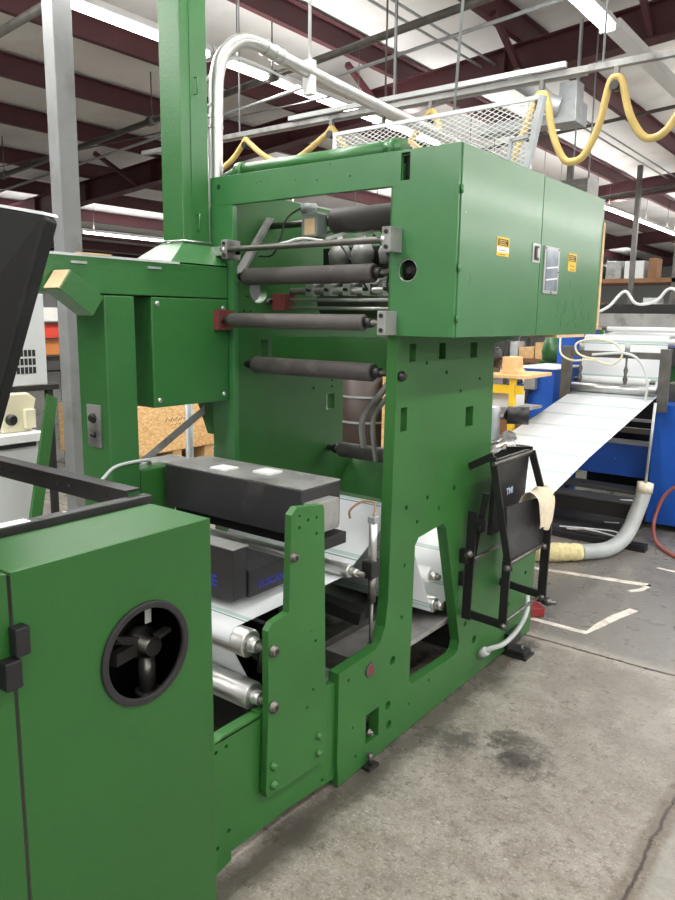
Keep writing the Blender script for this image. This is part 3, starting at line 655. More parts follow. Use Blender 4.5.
roller('idler_roller', 'dark rubber roller low at the back above the paper', 2.82, .972, (-2.13, -1.50), .036, RUBBER, (-2.2, -1.43), .016)
roller('idler_roller', 'thick dark roller at the top of the press opening beside the motor', 2.4, 1.974, (-1.86, -1.46), .047, RUBBER, (-2.2, -1.42), .014)
t = roller('guide_shaft', 'thin bare steel shaft between end brackets near the top of the opening', 2.09, 1.853, (-2.13, -1.43), .0115, DSTEEL, (-2.17, -1.40), .010, ((-2.16, -2.13, .036), (-1.411, -1.377, .040)), cat='shaft')
MB().box(-2.26, -2.13, 2.12, Y0 - .0005, 1.835, 1.87).make('mounting_bar', STEEL, t)
roller('chrome_roller', 'long shiny chrome roller crossing above the paper in front of the black boxes', 2.0, .727, (-2.17, -1.455), .025, STEEL, (-2.2, -1.40), .009)
roller('chrome_roller', 'shiny chrome roller at the paper edge, upper of the two beside the upright plate', 1.5, .637, (-2.17, -1.455), .043, STEEL, (-2.2, -1.395), .014)
roller('chrome_roller', 'shiny chrome roller at the paper edge, lower of the two beside the upright plate', 1.5, .472, (-2.17, -1.445), .043, STEEL, (-2.2, -1.395), .014)
roller('chrome_roller', 'white-faced roller upper of the two seen through the slanted opening', 2.59, .545, (-2.17, -1.475), .034, WHITE, (-2.2, -1.43), .012)
roller('chrome_roller', 'chrome roller lower of the two seen through the slanted opening', 2.63, .405, (-2.17, -1.465), .032, STEEL, (-2.2, -1.43), .012)
# link plate at left end of the upper rollers
tag(MB().hull([(-2.150 - .03, 2.36, 2.005), (-2.18 + .028, 2.36, 2.0), (-2.175, 2.18, 1.735), (-2.195, 2.17, 1.76)], [(-2.18, 2.375, 2.005), (-2.152, 2.375, 2.0), (-2.175, 2.195, 1.735), (-2.195, 2.185, 1.76)]).make('link_arm', GREYTOP), 'pale slanted link arm joining the left ends of two upper rollers', 'arm')
# servo motor on shaft
t = thing('register_motor', 'grey motor gearbox with tan face clamped on the upper shaft', 'motor', (-1.9, 2.33, 1.9))
MB().box(-1.945, -1.865, 2.30, 2.37, 1.905, 2.0).make('housing', mat('grey_green_cast', (120, 130, 124), .5), t, .008)
MB().cyl((-1.93, 2.33, 2.0), (-1.93, 2.33, 2.035), .032, 20).make('motor_cap', GALV, t)
MB().box(-1.925, -1.875, 2.298, 2.30, 1.915, 1.975).make('name_plate', CARD, t)
MB().tube(smooth_path([(-1.95, 2.31, 2.02), (-2.0, 2.28, 1.98), (-2.01, 2.25, 1.90), (-2.05, 2.25, 1.84), (-2.14, 2.27, 1.84)], 6), .004, 8).make('cable', BLACK, t)
MB().tube(smooth_path([(-1.90, 2.28, 1.90), (-1.97, 2.2, 1.875), (-1.95, 2.15, 1.85), (-1.88, 2.14, 1.87), (-1.82, 2.16, 1.885), (-1.72, 2.2, 1.87)], 6), .004, 8).make('lead', WHITE, t)
# print units behind
t = thing('print_carriage', 'clutter of steel clamps and rods of the print head behind the rollers', 'mechanism', (-1.8, 2.45, 1.6))
MB().cyl((-2.10, 2.42, 1.705), (-1.43, 2.42, 1.705), .014, 14).make('clamp_rod', STEEL, t)
MB().cyl((-2.09, 2.40, 1.668), (-1.43, 2.40, 1.668), .007, 12).cyl((-2.09, 2.40, 1.635), (-1.43, 2.40, 1.635), .007, 12).make('guide_rod', STEEL, t)
for k in range(6):
    x = -1.98 + k * .095
    c = MB().box(x - .018, x + .018, 2.395, 2.445, 1.685, 1.73).bar((x, 2.42, 1.72), (x + .06, 2.44, 1.765), .02, .014).cyl((x + .05, 2.42, 1.75), (x + .07, 2.47, 1.76), .016, 12).make('clamp', STEEL, t, .002)
    MB().cyl((x, 2.38, 1.708), (x, 2.395, 1.708), .007, 8).make('clamp_screw', BLACK, c)
lab(MB().box(-2.17, -2.10, 2.38, 2.45, 1.625, 1.695).make('slide_block', RUST, t, .002), 'maroon slide block')
MB().box(-2.19, -2.17, 2.36, 2.40, 1.655, 1.667).cyl((-2.19, 2.38, 1.66), (-2.17, 2.38, 1.66), .014, 8).make('slide_screw', DSTEEL, t)
MB().box(-2.12, -1.43, 2.66, 2.72, 1.78, 1.90).make('ink_chamber', DARK, t, .004)
MB().cyl((-2.12, 2.72, 1.68), (-1.43, 2.72, 1.68), .10, 32).make('plate_cylinder', DSTEEL, t)
MB().cyl((-2.12, 2.75, 2.02), (-1.43, 2.75, 2.02), .05, 28).make('ink_roller', GREYTOP, t)
for x in (-1.98, -1.86, -1.72, -1.58):
    MB().lathe((x, 2.60, 1.82), (0, 0, 1), [(0, .045), (.05, .05), (.08, .035), (.085, .012), (.12, .012)], 18).make('adjuster', GREYTOP, t)
    MB().bar((x, 2.35, 1.90), (x + .09, 2.45, 1.945), .018, .012).make('lever', STEEL, t)
MB().tube(smooth_path([(-1.6, 2.3, 1.90), (-1.56, 2.35, 1.82), (-1.53, 2.3, 1.70), (-1.48, 2.35, 1.66), (-1.46, 2.3, 1.75)], 6), .005, 8).make('air_line', BLACK, t)
MB().tube(smooth_path([(-1.75, 2.3, 1.87), (-1.69, 2.3, 1.80), (-1.64, 2.33, 1.70)], 6), .004, 8).make('air_line', BLACK, t)
MB().tube(smooth_path([(-1.50, 2.3, 1.38), (-1.53, 2.28, 1.33), (-1.63, 2.3, 1.22), (-1.66, 2.35, 1.1)], 6), .012, 10).tube(smooth_path([(-1.46, 2.3, 1.38), (-1.49, 2.28, 1.33), (-1.58, 2.3, 1.22), (-1.60, 2.35, 1.05)], 6), .010, 10).make('air_hose', GREYTOP, t)
# small indicator cap on plate
tag(MB().lathe((-1.384, 2.175, 1.402), (1, 0, 0), [(0, .018), (.01, .018), (.012, .010), (.02, .010)], 16).make('shaft_nut', BLACK), 'dark shaft nut on the green plate beside the fourth roller', 'nut')
# pneumatic cylinder
t = thing('pneumatic_cylinder', 'slim vertical steel air cylinder with black clamp beside the central green column', 'cylinder', (-1.42, 2.09, .32))
MB().cyl((-1.42, 2.08, .70), (-1.42, 2.08, .90), .015, 18).make('barrel', STEEL, t)
MB().cyl((-1.42, 2.08, .60), (-1.42, 2.08, .70), .015, 18).make('lower_barrel', DSTEEL, t)
MB().cyl((-1.42, 2.08, .38), (-1.42, 2.08, .60), .007, 12).make('piston_rod', DSTEEL, t)
MB().box(-1.45, -1.405, 2.055, 2.11, .69, .755).make('clamp', BLACK, t, .004)
MB().box(-1.435, -1.405, 2.065, 2.095, .89, .915).make('end_cap', GALV, t, .002)
MB().tube(smooth_path([(-1.42, 2.08, .915), (-1.43, 2.10, .955), (-1.47, 2.08, .96), (-1.50, 2.05, .93), (-1.50, 2.05, .90)], 6), .004, 8).make('brass_tube', COPPER, t)

# ================================================================ PAPER WEB (ribbon following rollers)
def ribbon(path, x0, x1, th=.0012):
    bm = bmesh.new(); uv = bm.loops.layers.uv.new('UVMap'); prev = None; s = 0; P = [Vector((0, *p)) for p in path]; xe = x1
    for i, p in enumerate(P):
        if i: s += (p - P[i - 1]).length
        d = (P[min(i + 1, len(P) - 1)] - P[max(i - 1, 0)]).normalized(); nrm = Vector((0, -d.z, d.y)) * th
        x1 = xe - .03 * max(0, min(1, (2.4 - p.y) / .9))
        row = [bm.verts.new((x, p.y + k * nrm.y, p.z + k * nrm.z)) for k in (0, 1) for x in (x0, x1)]
        if prev:
            for q in ((0, 1), (2, 3), (0, 2), (1, 3)):
                f = bm.faces.new((prev[0][q[0]], prev[0][q[1]], row[q[1]], row[q[0]])); f.smooth = q in ((0, 1), (2, 3))
                for l, (u, v) in zip(f.loops, ((prev[1], 0), (prev[1], 1), (s, 1), (s, 0))): l[uv].uv = (u, v)
        prev = (row, s)
    bmesh.ops.recalc_face_normals(bm, faces=bm.faces)
    me = bpy.data.meshes.new('paper_web'); bm.to_mesh(me); bm.free(); return me
def arc(y, z, r, a0, a1, n=8): return [(y + r * math.cos(math.radians(a0 + (a1 - a0) * k / n)), z + r * math.sin(math.radians(a0 + (a1 - a0) * k / n))) for k in range(n + 1)]
path = []
path += [(8.6, 1.62), (6.35, 1.47)]
path += arc(6.18, 1.44, .05, 70, 175, 5) + arc(5.97, 1.03, .044, 10, -60, 5)[::-1][:0]
path += [(6.06, 1.085), (5.93, 1.035)]
path += [(4.5, .778)]
path += arc(2.63, .405, .034, -80, -175, 6)
path += [(2.42, .74)] + arc(2.34, .86, .03, 0, 120, 5) + [(2.12, .765)]
path += arc(2.0, .727, .026, -60, -90, 4)
path += arc(1.5, .638, .0455, 88, 170, 8)
path += arc(1.5, .472, .0445, 50, -60, 8) + [(1.535, .36), (1.545, .05)]
o = link('paper_web', ribbon(path, -2.13, -1.475), WEB); MB().box(-2.15, -1.46, 1.500, 1.506, .05, .425).make('shade_sheet', DARK, F)  # made-up black sheet hides the web and keeps the space below dark
MB().box(-2.15, -1.46, 1.62, 1.626, .05, .64).make('shade_sheet', DARK, F)  # second added black sheet, standing in for darkness between the rollers
MB().bar((-1.62, 1.58, .60), (-1.47, 1.60, .52), .02, .02).cyl((-1.50, 1.585, .50), (-1.50, 1.60, .60), .012, 12).make('linkage', DSTEEL, F)
tag(o, 'white printed paper web running through the press and up to the blue machine', 'paper')

# ================================================================ BLACK DRYER BOXES
t = thing('dryer_box', 'long charcoal box with worn grey top lying across the press', 'box', (-1.85, 1.95, .88))
MB().box(-2.18, -1.507, 1.79, 2.0, .885, 1.045).make('body', CHAR, t, .004)
MB().box(-2.18, -1.507, 1.79, 2.0, 1.0452, 1.050).make('top_sheet', GREYTOP, t, .001)
MB().box(-1.507, -1.462, 1.80, 1.935, .90, 1.004).make('end_bracket', GREYTOP, t, .002)
MB().cyl((-1.462, 1.84, .985), (-1.458, 1.84, .985), .004, 8).make('rivet', WHITE, t)
MB().box(-1.50, -1.445, 1.70, 1.955, .845, .885).make('support_angle', BLACK, t, .002)
MB().box(-2.16, -1.56, 1.82, 1.86, .845, .884).make('lower_rail', DARK, t)
t = thing('lamp_box', 'charcoal box with blue lettering standing just above the paper under the long box', 'box', (-1.8, 1.7, .71))
MB().box(-2.16, -1.588, 1.56, 1.618, .716, .884).make('body', CHAR, t, .003)
MB().box(-2.16, -1.585, 1.626, 1.80, .710, .80).make('rear_body', CHAR, t, .003)
MB().box(-2.16, -1.583, 1.554, 1.624, .8842, .888).make('lid', GREYTOP, t, .001)
text('lettering', 'ELSCAN', .034, (-1.584, 1.668, .732), (0, 1, 0), (0, 0, 1), INK, t, .0003, 1.05)
text('lettering', 'E', .052, (-1.688, 1.5595, .75), (1, 0, 0), (0, 0, 1), INK, t, .0003)
# tray with papers at the dryer's left
t = thing('junction_box', 'small grey box with black cable clips at the left end of the charcoal box', 'box', (-2.35, 2.0, .85))
MB().box(-2.52, -2.26, 1.86, 2.10, .86, 1.0).make('body', GREYTOP, t, .004)
MB().box(-2.53, -2.25, 1.845, 1.86, .80, 1.01).make('front_frame', BLACK, t)
MB().box(-2.50, -2.42, 1.80, 1.845, .975, 1.03).make('clip', BLACK, t, .003)
for k in range(2):
    tag(MB().box(-1.98 + k * .17, -1.90 + k * .17, 1.83 + .05 * k, 1.90 + .05 * k, 1.0502 , 1.0552 + .002 * k).make('folded_paper', WHITE), ('loose white paper on the worn grey box top, left sheet', 'loose white paper with red print on the worn grey box top, right sheet')[k], 'paper')

# ================================================================ GREEN DUCTS LEFT
t = thing('exhaust_duct', 'tall green rectangular duct rising to the roof beside the press', 'duct', (-2.34, 2.07, 1.86))
MB().box(-2.40, -2.28, 1.995, 2.13, 1.885, 4.45).make('riser', GREEND, t, .003)
MB().box(-2.28, -2.277, 2.04, 2.046, 1.885, 4.4).make('seam', GREEND, t)
for z in (1.93, 2.43):
    MB().tube([(-2.279, 2.065, z), (-2.265, 2.065, z), (-2.265, 2.065, z + .06), (-2.279, 2.065, z + .06)], .003, 8).make('handle', GREEND, t)
MB().tube([(-2.42, 1.985, 1.884), (-2.27, 1.985, 1.884), (-2.27, 2.135, 1.884)], .004, 8).make('clamp_band', STEEL, t)
t = thing('plenum_duct', 'green sheet metal trunk running from the riser to behind the console', 'duct', (-2.35, 1.75, 1.255))
MB().hull([(-2.45, 1.86, 1.795), (-2.2, 1.86, 1.795), (-2.2, 2.148, 1.795), (-2.45, 2.148, 1.795)], [(-2.402, 1.99, 1.88), (-2.275, 1.99, 1.88), (-2.275, 2.135, 1.88), (-2.402, 2.135, 1.88)]).make('transition', GREEND, t)
MB().box(-2.46, -2.2, 1.345, 2.149, 1.668, 1.79).make('trunk', GREEND, t, .003)
MB().box(-2.2, -2.197, 1.345, 1.90, 1.787, 1.795).make('lip', LGREY, t)
for y in (1.44, 1.75): MB().box(-2.2, -2.193, y, y + .06, 1.763, 1.771).make('clip', GALV, t)
MB().box(-2.46, -2.2, 1.765, 2.149, 1.258, 1.664).make('lower_box', GREEND, t, .004)
for y, z in ((1.79, 1.64), (1.79, 1.285), (2.12, 1.285), (2.12, 1.63)): MB().lathe((-2.2, y, z), (1, 0, 0), [(0, .010), (.004, .010), (.008, .006)], 14).make('screw', STEEL, t)
MB().bar((-2.205, 1.47, 1.797), (-2.205, 1.60, 1.797), .02, .006).make('card_scrap', CARD, t)
# elbow piece
lab(MB().bar((-2.15, 1.36, 1.705), (-2.15, 1.475, 1.625), .09, .075).make('elbow_stub', GREEND, t, .002), 'short angled square elbow with a raw card end')
MB().bar((-2.15, 1.356, 1.708), (-2.15, 1.3595, 1.7055), .084, .069).make('elbow_cap', CARD, t)
t = thing('control_post', 'green square post carrying a small push button plate', 'post', (-2.25, 1.6, 0))
MB().box(-2.37, -2.2, 1.565, 1.69, 0, 1.664).make('post', GREEND, t, .004)
p = MB().box(-2.198, -2.1975, 1.5, 1.5001, 1, 1.0001).make('plate_pin', GREEND, t)
bpx = MB().box(-2.318, -2.242, 1.556, 1.5649, 1.13, 1.282).make('button_plate', GREYTOP, t, .001)
MB().lathe((-2.280, 1.556, 1.235), (0, -1, 0), [(0, .018), (.006, .018), (.007, .012), (.014, .012)], 18).make('push_button', BLACK, bpx)
MB().lathe((-2.278, 1.556, 1.175), (0, -1, 0), [(0, .011), (.008, .009), (.015, .006)], 14).make('toggle', BLACK, bpx)
bpy.data.objects.remove(p)
tag(MB().box(-2.3, -2.21, 1.70, 1.86, .50, 1.03).make('side_casting', GREEN, None, .004), 'low green casting beside the green post', 'casting')
tag(MB().tube(smooth_path([(-2.20, 1.45, .98), (-2.19, 1.52, 1.03), (-2.195, 1.58, 1.065), (-2.2, 1.69, 1.07), (-2.28, 1.80, 1.04), (-2.40, 1.84, 1.0)], 6), .006, 10).make('air_hose', HOSEG), 'pale grey hose curving over the low green casting', 'hose')
tag(MB().bar((-2.60, 2.0, .96), (-2.34, 2.22, 1.25), .022, .03).make('support_strut', GREYTOP), 'dark diagonal strut in front of the strand board crate', 'strut')
tag(MB().cyl((-2.62, 2.3, 0), (-2.62, 2.3, 1.2), .018, 14).make('support_pole', GALV), 'thin grey upright pole in front of the strand board crate', 'pole')

# silver conduit bend
t = thing('silver_conduit', 'thick silver pipe rising behind the press and bending away over it', 'pipe', (-2.36, 2.25, 2.1))
cp = smooth_path([(-2.365, 2.25, 1.6), (-2.365, 2.25, 2.2), (-2.36, 2.25, 2.42), (-2.355, 2.255, 2.56), (-2.345, 2.29, 2.65), (-2.33, 2.37, 2.712), (-2.32, 2.47, 2.725), (-2.32, 2.60, 2.712), (-2.32, 3.0, 2.69), (-2.32, 3.6, 2.665), (-2.32, 5.2, 2.62)], 6)
MB().tube(cp, .030, 24).make('pipe_run', STEEL, t)
MB().cyl((-2.415, 2.24, 1.6), (-2.415, 2.24, 2.42), .014, 14).make('side_pipe', STEEL, t)
MB().tube(smooth_path([(-2.415, 2.24, 2.40), (-2.41, 2.24, 2.53), (-2.38, 2.29, 2.60), (-2.36, 2.38, 2.655), (-2.36, 2.60, 2.655), (-2.36, 2.75, 2.64)], 5), .006, 8).make('side_pipe', WHITE, t)
for z in (2.36, 2.40, 2.44): MB().ring((-2.365, 2.25, z), (0, 0, 1), .030, .034, .010, 24).make('coupling', STEEL, t)
for y in (2.50, 2.56, 2.60): MB().ring((-2.32, y, 2.722 - (y - 2.5) * .1), (0, 1, -.1), .030, .035, .010, 24).make('coupling', STEEL, t)
MB().cyl((-2.32, 2.80, 2.70), (-2.32, 2.80, 4.5), .008, 10).make('hanger_rod', WHITE, t)
MB().box(-2.345, -2.295, 2.78, 2.82, 2.60, 2.75).make('hanger_clip', WHITE, t, .003)
pipe('hanger_rod', 'thin vertical rod between roof and rail above the machine, left of the pair', [(-3.12, 4.6, 2.95), (-3.12, 4.6, 4.45)], .007, DSTEEL, 'rod')
pipe('hanger_rod', 'thin vertical rod between roof and rail above the machine, right of the pair', [(-3.04, 4.6, 2.95), (-3.04, 4.6, 4.45)], .007, DSTEEL, 'rod')
pipe('hanger_rod', 'slightly leaning pale rod above the wire mesh guard', [(-1.62, 2.9, 2.45), (-1.55, 2.95, 4.37)], .006, GALV, 'rod')

# ================================================================ FOREGROUND CABINET
XC = -1.1
t = CB = thing('guard_cabinet', 'low green cabinet in the foreground with a black-rimmed round window', 'cabinet', (-1.2, .8, 0))
plate('front_panel', [rect(.585, 1.016, .0, 1.190), circ(.845, .958, .092, 40)], 'X', XC - .002, .004, GREEN3, CB, .0008)
MB().box(-1.292, -1.1045, .585, 1.016, 1.184, 1.190).make('top_panel', GREEN3, CB, .0015)
MB().box(-1.292, -1.1045, 1.012, 1.016, 0, 1.184).make('side_panel', GREEN3, CB)
MB().box(-1.296, -1.292, .585, 1.016, 0, 1.186).make('back_panel', GREEN3, CB)
MB().box(-1.292, -1.1045, .585, .589, 0, 1.184).make('inner_panel', DARK, CB)
MB().ring((XC + .001, .845, .958), (1, 0, 0), .088, .103, .010, 56).make('window_rim', mat('black_rubber_rim', (30, 28, 30), .55), CB, .003)
OILY = mat('dark_oily_steel', (104, 102, 98), .3, .8)
MB().box(-1.2915, -1.290, .59, 1.011, .3, 1.183).box(-1.2895, -1.106, 1.0105, 1.0115, .3, 1.183).make('shade_lining', DARK, CB)  # black sheets added to darken the inside behind the round window
MB().lathe((-1.285, .915, .925), (1, 0, 0), [(0, .05), (.03, .05), (.031, .028), (.06, .028), (.061, .034), (.085, .034), (.086, .020), (.12, .020)], 24).make('shaft_hub', OILY, CB)
MB().cyl((-1.20, .922, .81), (-1.20, .922, .895), .018, 16).lathe((-1.20, .922, .808), (0, 0, 1), [(0, .026), (.01, .026)], 16).make('post', OILY, CB)
MB().bar((-1.18, .83, .965), (-1.2, .90, .935), .010, .016).make('lever', OILY, CB)
MB().bar((-1.18, .825, .925), (-1.2, .89, .92), .020, .026).make('lever', OILY, CB)
MB().bar((-1.16, .80, 1.0), (-1.17, .84, .96), .006, .006).make('lever', OILY, CB)
MB().box(-1.18, -1.178, .905, .92, .975, 1.012).make('white_tag', WHITE, CB)
MB().bar((-1.15, .91, .955), (-1.15, .94, .962), .02, .008).make('bracket', OILY, CB)
MB().box(-1.28, -1.275, .905, .915, .87, 1.10).make('bracket', GREEN3, CB)
t = CD = thing('access_door', 'green cabinet door at the left edge of the foreground cabinet', 'door', (-1.1, .3, 0))
plate('door_panel', [rect(-.1, .578, .0, 1.190)], 'X', XC - .002, .004, GREEN3, CD, .0008)
MB().box(-1.292, -1.1045, -.1, .578, 1.184, 1.190).make('top_edge', GREEN3, CD, .0015)
MB().box(-1.292, -1.2, .574, .578, 0, 1.184).make('door_return', GREEN3, CD)
MB().box(-1.1, -1.076, .574, .600, 1.054, 1.103).make('hinge_knuckle', BLACKP, CB, .003)
MB().box(-1.1, -1.074, .553, .582, 1.003, 1.052).make('hinge_leaf', BLACKP, CD, .003)
# black slotted rails on the cabinet
t = thing('slotted_rail', 'black bar lying along the back edge of the green cabinet top', 'rail', (-1.3, .7, 1.19))
MB().box(-1.330, -1.300, -.05, 1.03, 1.165, 1.205).make('bar', BLACK, t, .002)
MB().box(-1.325, -1.305, .76, .765, 1.205, 1.2055).make('joint', DARK, t)
MB().cyl((-1.315, .82, 1.205), (-1.315, .82, 1.207), .005, 8).make('screw', STEEL, t)
t = thing('slotted_rail', 'black perforated bar running away to the left from the green cabinet', 'rail', (-1.6, .98, 1.19))
g = plate('bar', [rect(-2.1, -1.331, 1.175, 1.218)] + [circ(-1.40 - .05 * k, 1.196, .003, 8) for k in range(13)], 'Y', .985, .006, BLACK, t, .0005)
MB().box(-2.1, -1.331, .988, 1.02, 1.212, 1.218).make('flange', BLACK, t)
MB().box(-2.1, -2.06, .96, 1.02, 0, 1.212).make('leg', BLACK, t)
lab(tag(MB().box(-1.328, -1.302, .66, .74, 1.2056, 1.207).make('paper_label', WHITE), None, 'label'), 'small white label with red mark on the black bar at lower left')

# ================================================================ BLACK CONSOLE (upper left)
t = thing('monitor', 'back of a black tilted monitor with pale top edge at the left side', 'monitor', (-1.6, .8, 1.0))
A = [(-1.290, .80, 1.770), (-1.298, .80, 1.781), (-1.82, .66, 1.868), (-2.1, .66, 1.10), (-1.70, .80, 1.10), (-1.69, .80, 1.12)]
B = [(x - .018, y + .035, z - .003) for x, y, z in A]
MB().hull(A, B).make('rear_shell', BLACKP, t, .004)
MB().hull([(-1.294, .798, 1.7785), (-1.300, .798, 1.785), (-1.82, .658, 1.876), (-1.82, .66, 1.870)], [(-1.312, .84, 1.7785), (-1.318, .84, 1.785), (-1.84, .70, 1.876), (-1.84, .70, 1.870)]).make('top_edge', LGREY, t)
MB().cyl((-1.85, .74, 0), (-1.85, .74, 1.5), .03, 16).make('stand', BLACK, t)
MB().cyl((-1.85, .74, 0), (-1.85, .74, .02), .16, 24).make('stand_base', BLACK, t)

# ================================================================ SWING BRACKET
YN, YF_ = 2.695, 3.057
t = S = thing('swing_arm_frame', 'black folding steel bracket frame with rods hung on the side of the press', 'bracket', (-1.27, 2.87, .35))
def flat(name, a, b, w=.03, th=.010, m=BLACK):   # bar lying in a Y plane
    return MB().bar(a, b, th, w, (0, 1, 0)) if False else MB().bar(a, b, w, th, (0, 1, 0))
def fb(name, a, b, w=.032): return MB().bar(a, b, w, .010, (0, 1, 0)).make(name, BLACK, S, .001)
# note bar(): first size is across, second along 'up'
fb('upright', (-1.355, YN, .35), (-1.345, YN, .82), .040)
fb('lower_arm', (-1.38, YN + .011, .372), (-1.172, YN + .011, .362), .036)
fb('front_post', (-1.19, YN, .35), (-1.185, YN, .64), .036)
fb('diagonal_arm', (-1.178, YN + .011, .60), (-1.275, YN + .011, 1.055), .030)
fb('upper_arm', (-1.275, YN + .022, 1.06), (-1.384, YN + .022, 1.0), .030)
fb('lower_arm', (-1.38, YF_ + .011, .405), (-1.170, YF_ + .011, .388), .036)
fb('front_post', (-1.172, YF_, .36), (-1.163, YF_, .862), .040)
fb('diagonal_arm', (-1.185, YF_ + .011, .80), (-1.262, YF_ + .011, 1.035), .032)
fb('upper_arm', (-1.262, YF_ + .022, 1.035), (-1.384, YF_ + .022, 1.02), .034)
fb('link_bar', (-1.352, YN + .022, .58), (-1.30, YN + .022, .90), .026)
fb('rear_post', (-1.345, YF_, .36), (-1.345, YF_, .95), .036)
for (x, z, r, nm) in ((-1.180, .385, .007, 'rod'), (-1.178, .628, .009, 'rod'), (-1.262, 1.03, .009, 'rod'), (-1.33, .62, .008, 'rod')):
    MB().cyl((x, YN - .005, z), (x, YF_ + .01, z), r, 12).make(nm, DSTEEL, S)
for (y, x, z) in ((YN, -1.18, .615), (YN, -1.183, .365), (YF_, -1.168, .385), (YF_, -1.172, .62)):
    MB().lathe((x, y - .006, z), (0, -1, 0), [(0, .014), (.008, .014), (.009, .009), (.016, .007)], 14).make('pivot_bolt', DSTEEL, S)
MB().box(-1.385, -1.35, YN - .03, YN + .0, .60, .66).make('clamp', BLACK, S, .003)
MB().box(-1.385, -1.36, YN - .03, YN, .50, .56).make('clamp', BLACK, S, .003)
MB().lathe((-1.35, YN - .006, .64), (0, -1, 0), [(0, .018), (.01, .018), (.011, .010), (.025, .010)], 14).make('pivot_bolt', DSTEEL, S)
MB().box(-1.33, -1.295, YN - .005, YN + .02, .74, .79).cyl((-1.31, YN - .006, .76), (-1.31, YN - .016, .76), .008, 10).make('stop_block', BLACK, S, .002)
# back plate and trough
bpnl = MB().hull([(-1.285, YN + .04, 1.04), (-1.262, YN + .04, 1.045), (-1.262, YF_ - .01, 1.045), (-1.285, YF_ - .01, 1.04)], [(-1.298, YN + .04, .72), (-1.28, YN + .04, .72), (-1.28, YF_ - .01, .72), (-1.298, YF_ - .01, .72)]).make('back_panel', BLACK, S)
text('lettering', 'TMI', .040, (-1.268, 2.84, .875), (0, 1, 0), (0, 0, 1), WINK, bpnl, .0004)
MB().hull([(-1.235, YN + .015, .85), (-1.205, YN + .015, .86), (-1.175, YF_ - .005, .85), (-1.20, YF_ - .005, .84)], [(-1.195, YN + .015, .62), (-1.185, YN + .015, .62), (-1.178, YF_ - .005, .62), (-1.185, YF_ - .005, .62)]).make('trough', CHAR, S)
# rag
rng = random.Random(3)
bm = bmesh.new(); gx, gy = 22, 12; V = []
prof = [(-1.245, .80), (-1.235, .845), (-1.215, .882), (-1.19, .893), (-1.168, .887), (-1.150, .868), (-1.142, .835), (-1.143, .80), (-1.146, .765), (-1.15, .735)]
for i in range(gx):
    q = i / (gx - 1) * (len(prof) - 1); a = int(min(q, len(prof) - 2)); f = q - a
    x = prof[a][0] * (1 - f) + prof[a + 1][0] * f; z = prof[a][1] * (1 - f) + prof[a + 1][1] * f
    row = []
    for j in range(gy):
        v = j / (gy - 1); tt = i / gx
        wdt = .21 * (1 - .5 * tt)
        y = 2.975 - wdt * .5 + v * wdt + .02 * (1 - tt)
        fold = .007 * math.sin(v * 15 + i * .35) * (.5 + tt)
        row.append(bm.verts.new((x + fold, y, z + .006 * math.sin(v * 9 + i * .5) - (.03 * v if i > 16 else 0))))
    V.append(row)
for i in range(gx - 1):
    for j in range(gy - 1):
        bm.faces.new((V[i][j], V[i + 1][j], V[i + 1][j + 1], V[i][j + 1])).smooth = True
me = bpy.data.meshes.new('rag'); bm.to_mesh(me); bm.free()
o = link('rag', me, CLOTH); s = o.modifiers.new('s', 'SOLIDIFY'); s.thickness = .003; s = o.modifiers.new('ss', 'SUBSURF'); s.levels = 1; s.render_levels = 1
tag(o, 'crumpled beige rag draped over the black bracket frame', 'rag')

# ================================================================ BLUE MACHINE
t = B_ = thing('blue_press', 'blue converting machine receiving the paper at the right', 'machine', (-1.7, 6.3, 0))
MB().box(-2.62, -2.28, 5.92, 6.6, .0, 1.20).make('side_housing', BLUE, B_, .006)
MB().box(-2.63, -2.27, 5.91, 6.6, 1.20, 1.21).make('top_plate', WHITE, B_)
MB().box(-2.54, -2.26, 6.62, 6.9, .9, 1.52).make('tower', BLUE, B_, .005)
MB().box(-2.56, -2.24, 6.6, 6.9, 1.52, 1.54).make('tower_cap', CARD, B_)
MB().box(-1.485, -.9, 5.95, 6.8, .05, .98).make('side_housing', BLUE, B_, .006)
MB().box(-2.28, -1.485, 6.25, 6.35, .33, .60).make('cross_member', BLUE, B_, .004)
MB().box(-2.28, -1.485, 6.24, 6.36, .60, .625).make('cross_cap', GALV, B_)
MB().box(-2.28, -1.485, 6.9, 7.0, .1, 1.0).make('rear_panel', DARK, B_)
MB().box(-1.50, -1.36, 6.2, 6.5, .98, 1.12).make('bearing_block', DSTEEL, B_, .004)
for (x0, x1) in ((-2.20, -2.12), (-1.455, -1.38)):
    MB().box(x0, x1, 5.84, 5.885, .93, 1.40).make('nip_frame', DSTEEL, B_, .004)
MB().box(-2.12, -1.455, 5.85, 5.88, 1.32, 1.37).make('nip_crossbar', DSTEEL, B_, .003)
for x in (-2.05, -1.70): 
    MB().lathe((x, 5.865, 1.12), (0, 0, 1), [(0, .010), (.04, .020), (.07, .010), (.11, .018), (.14, .008), (.20, .008)], 12).make('air_nozzle', DSTEEL, B_)
    MB().cyl((x, 5.865, 1.37), (x, 5.865, 1.43), .02, 12).make('valve', GALV, B_)
MB().box(-2.30, -1.20, 6.30, 6.55, 1.55, 1.66).make('upper_beam', GREYTOP, B_, .004)
MB().box(-2.40, -1.10, 6.5, 6.7, 1.66, 1.74).make('roller_bed', BLACK, B_, .004)
MB().box(-2.3, -1.49, 6.08, 6.14, .72, .76).make('lower_bar', DSTEEL, B_)
MB().box(-2.3, -1.49, 6.05, 6.09, .82, .84).make('lower_bar', GALV, B_)
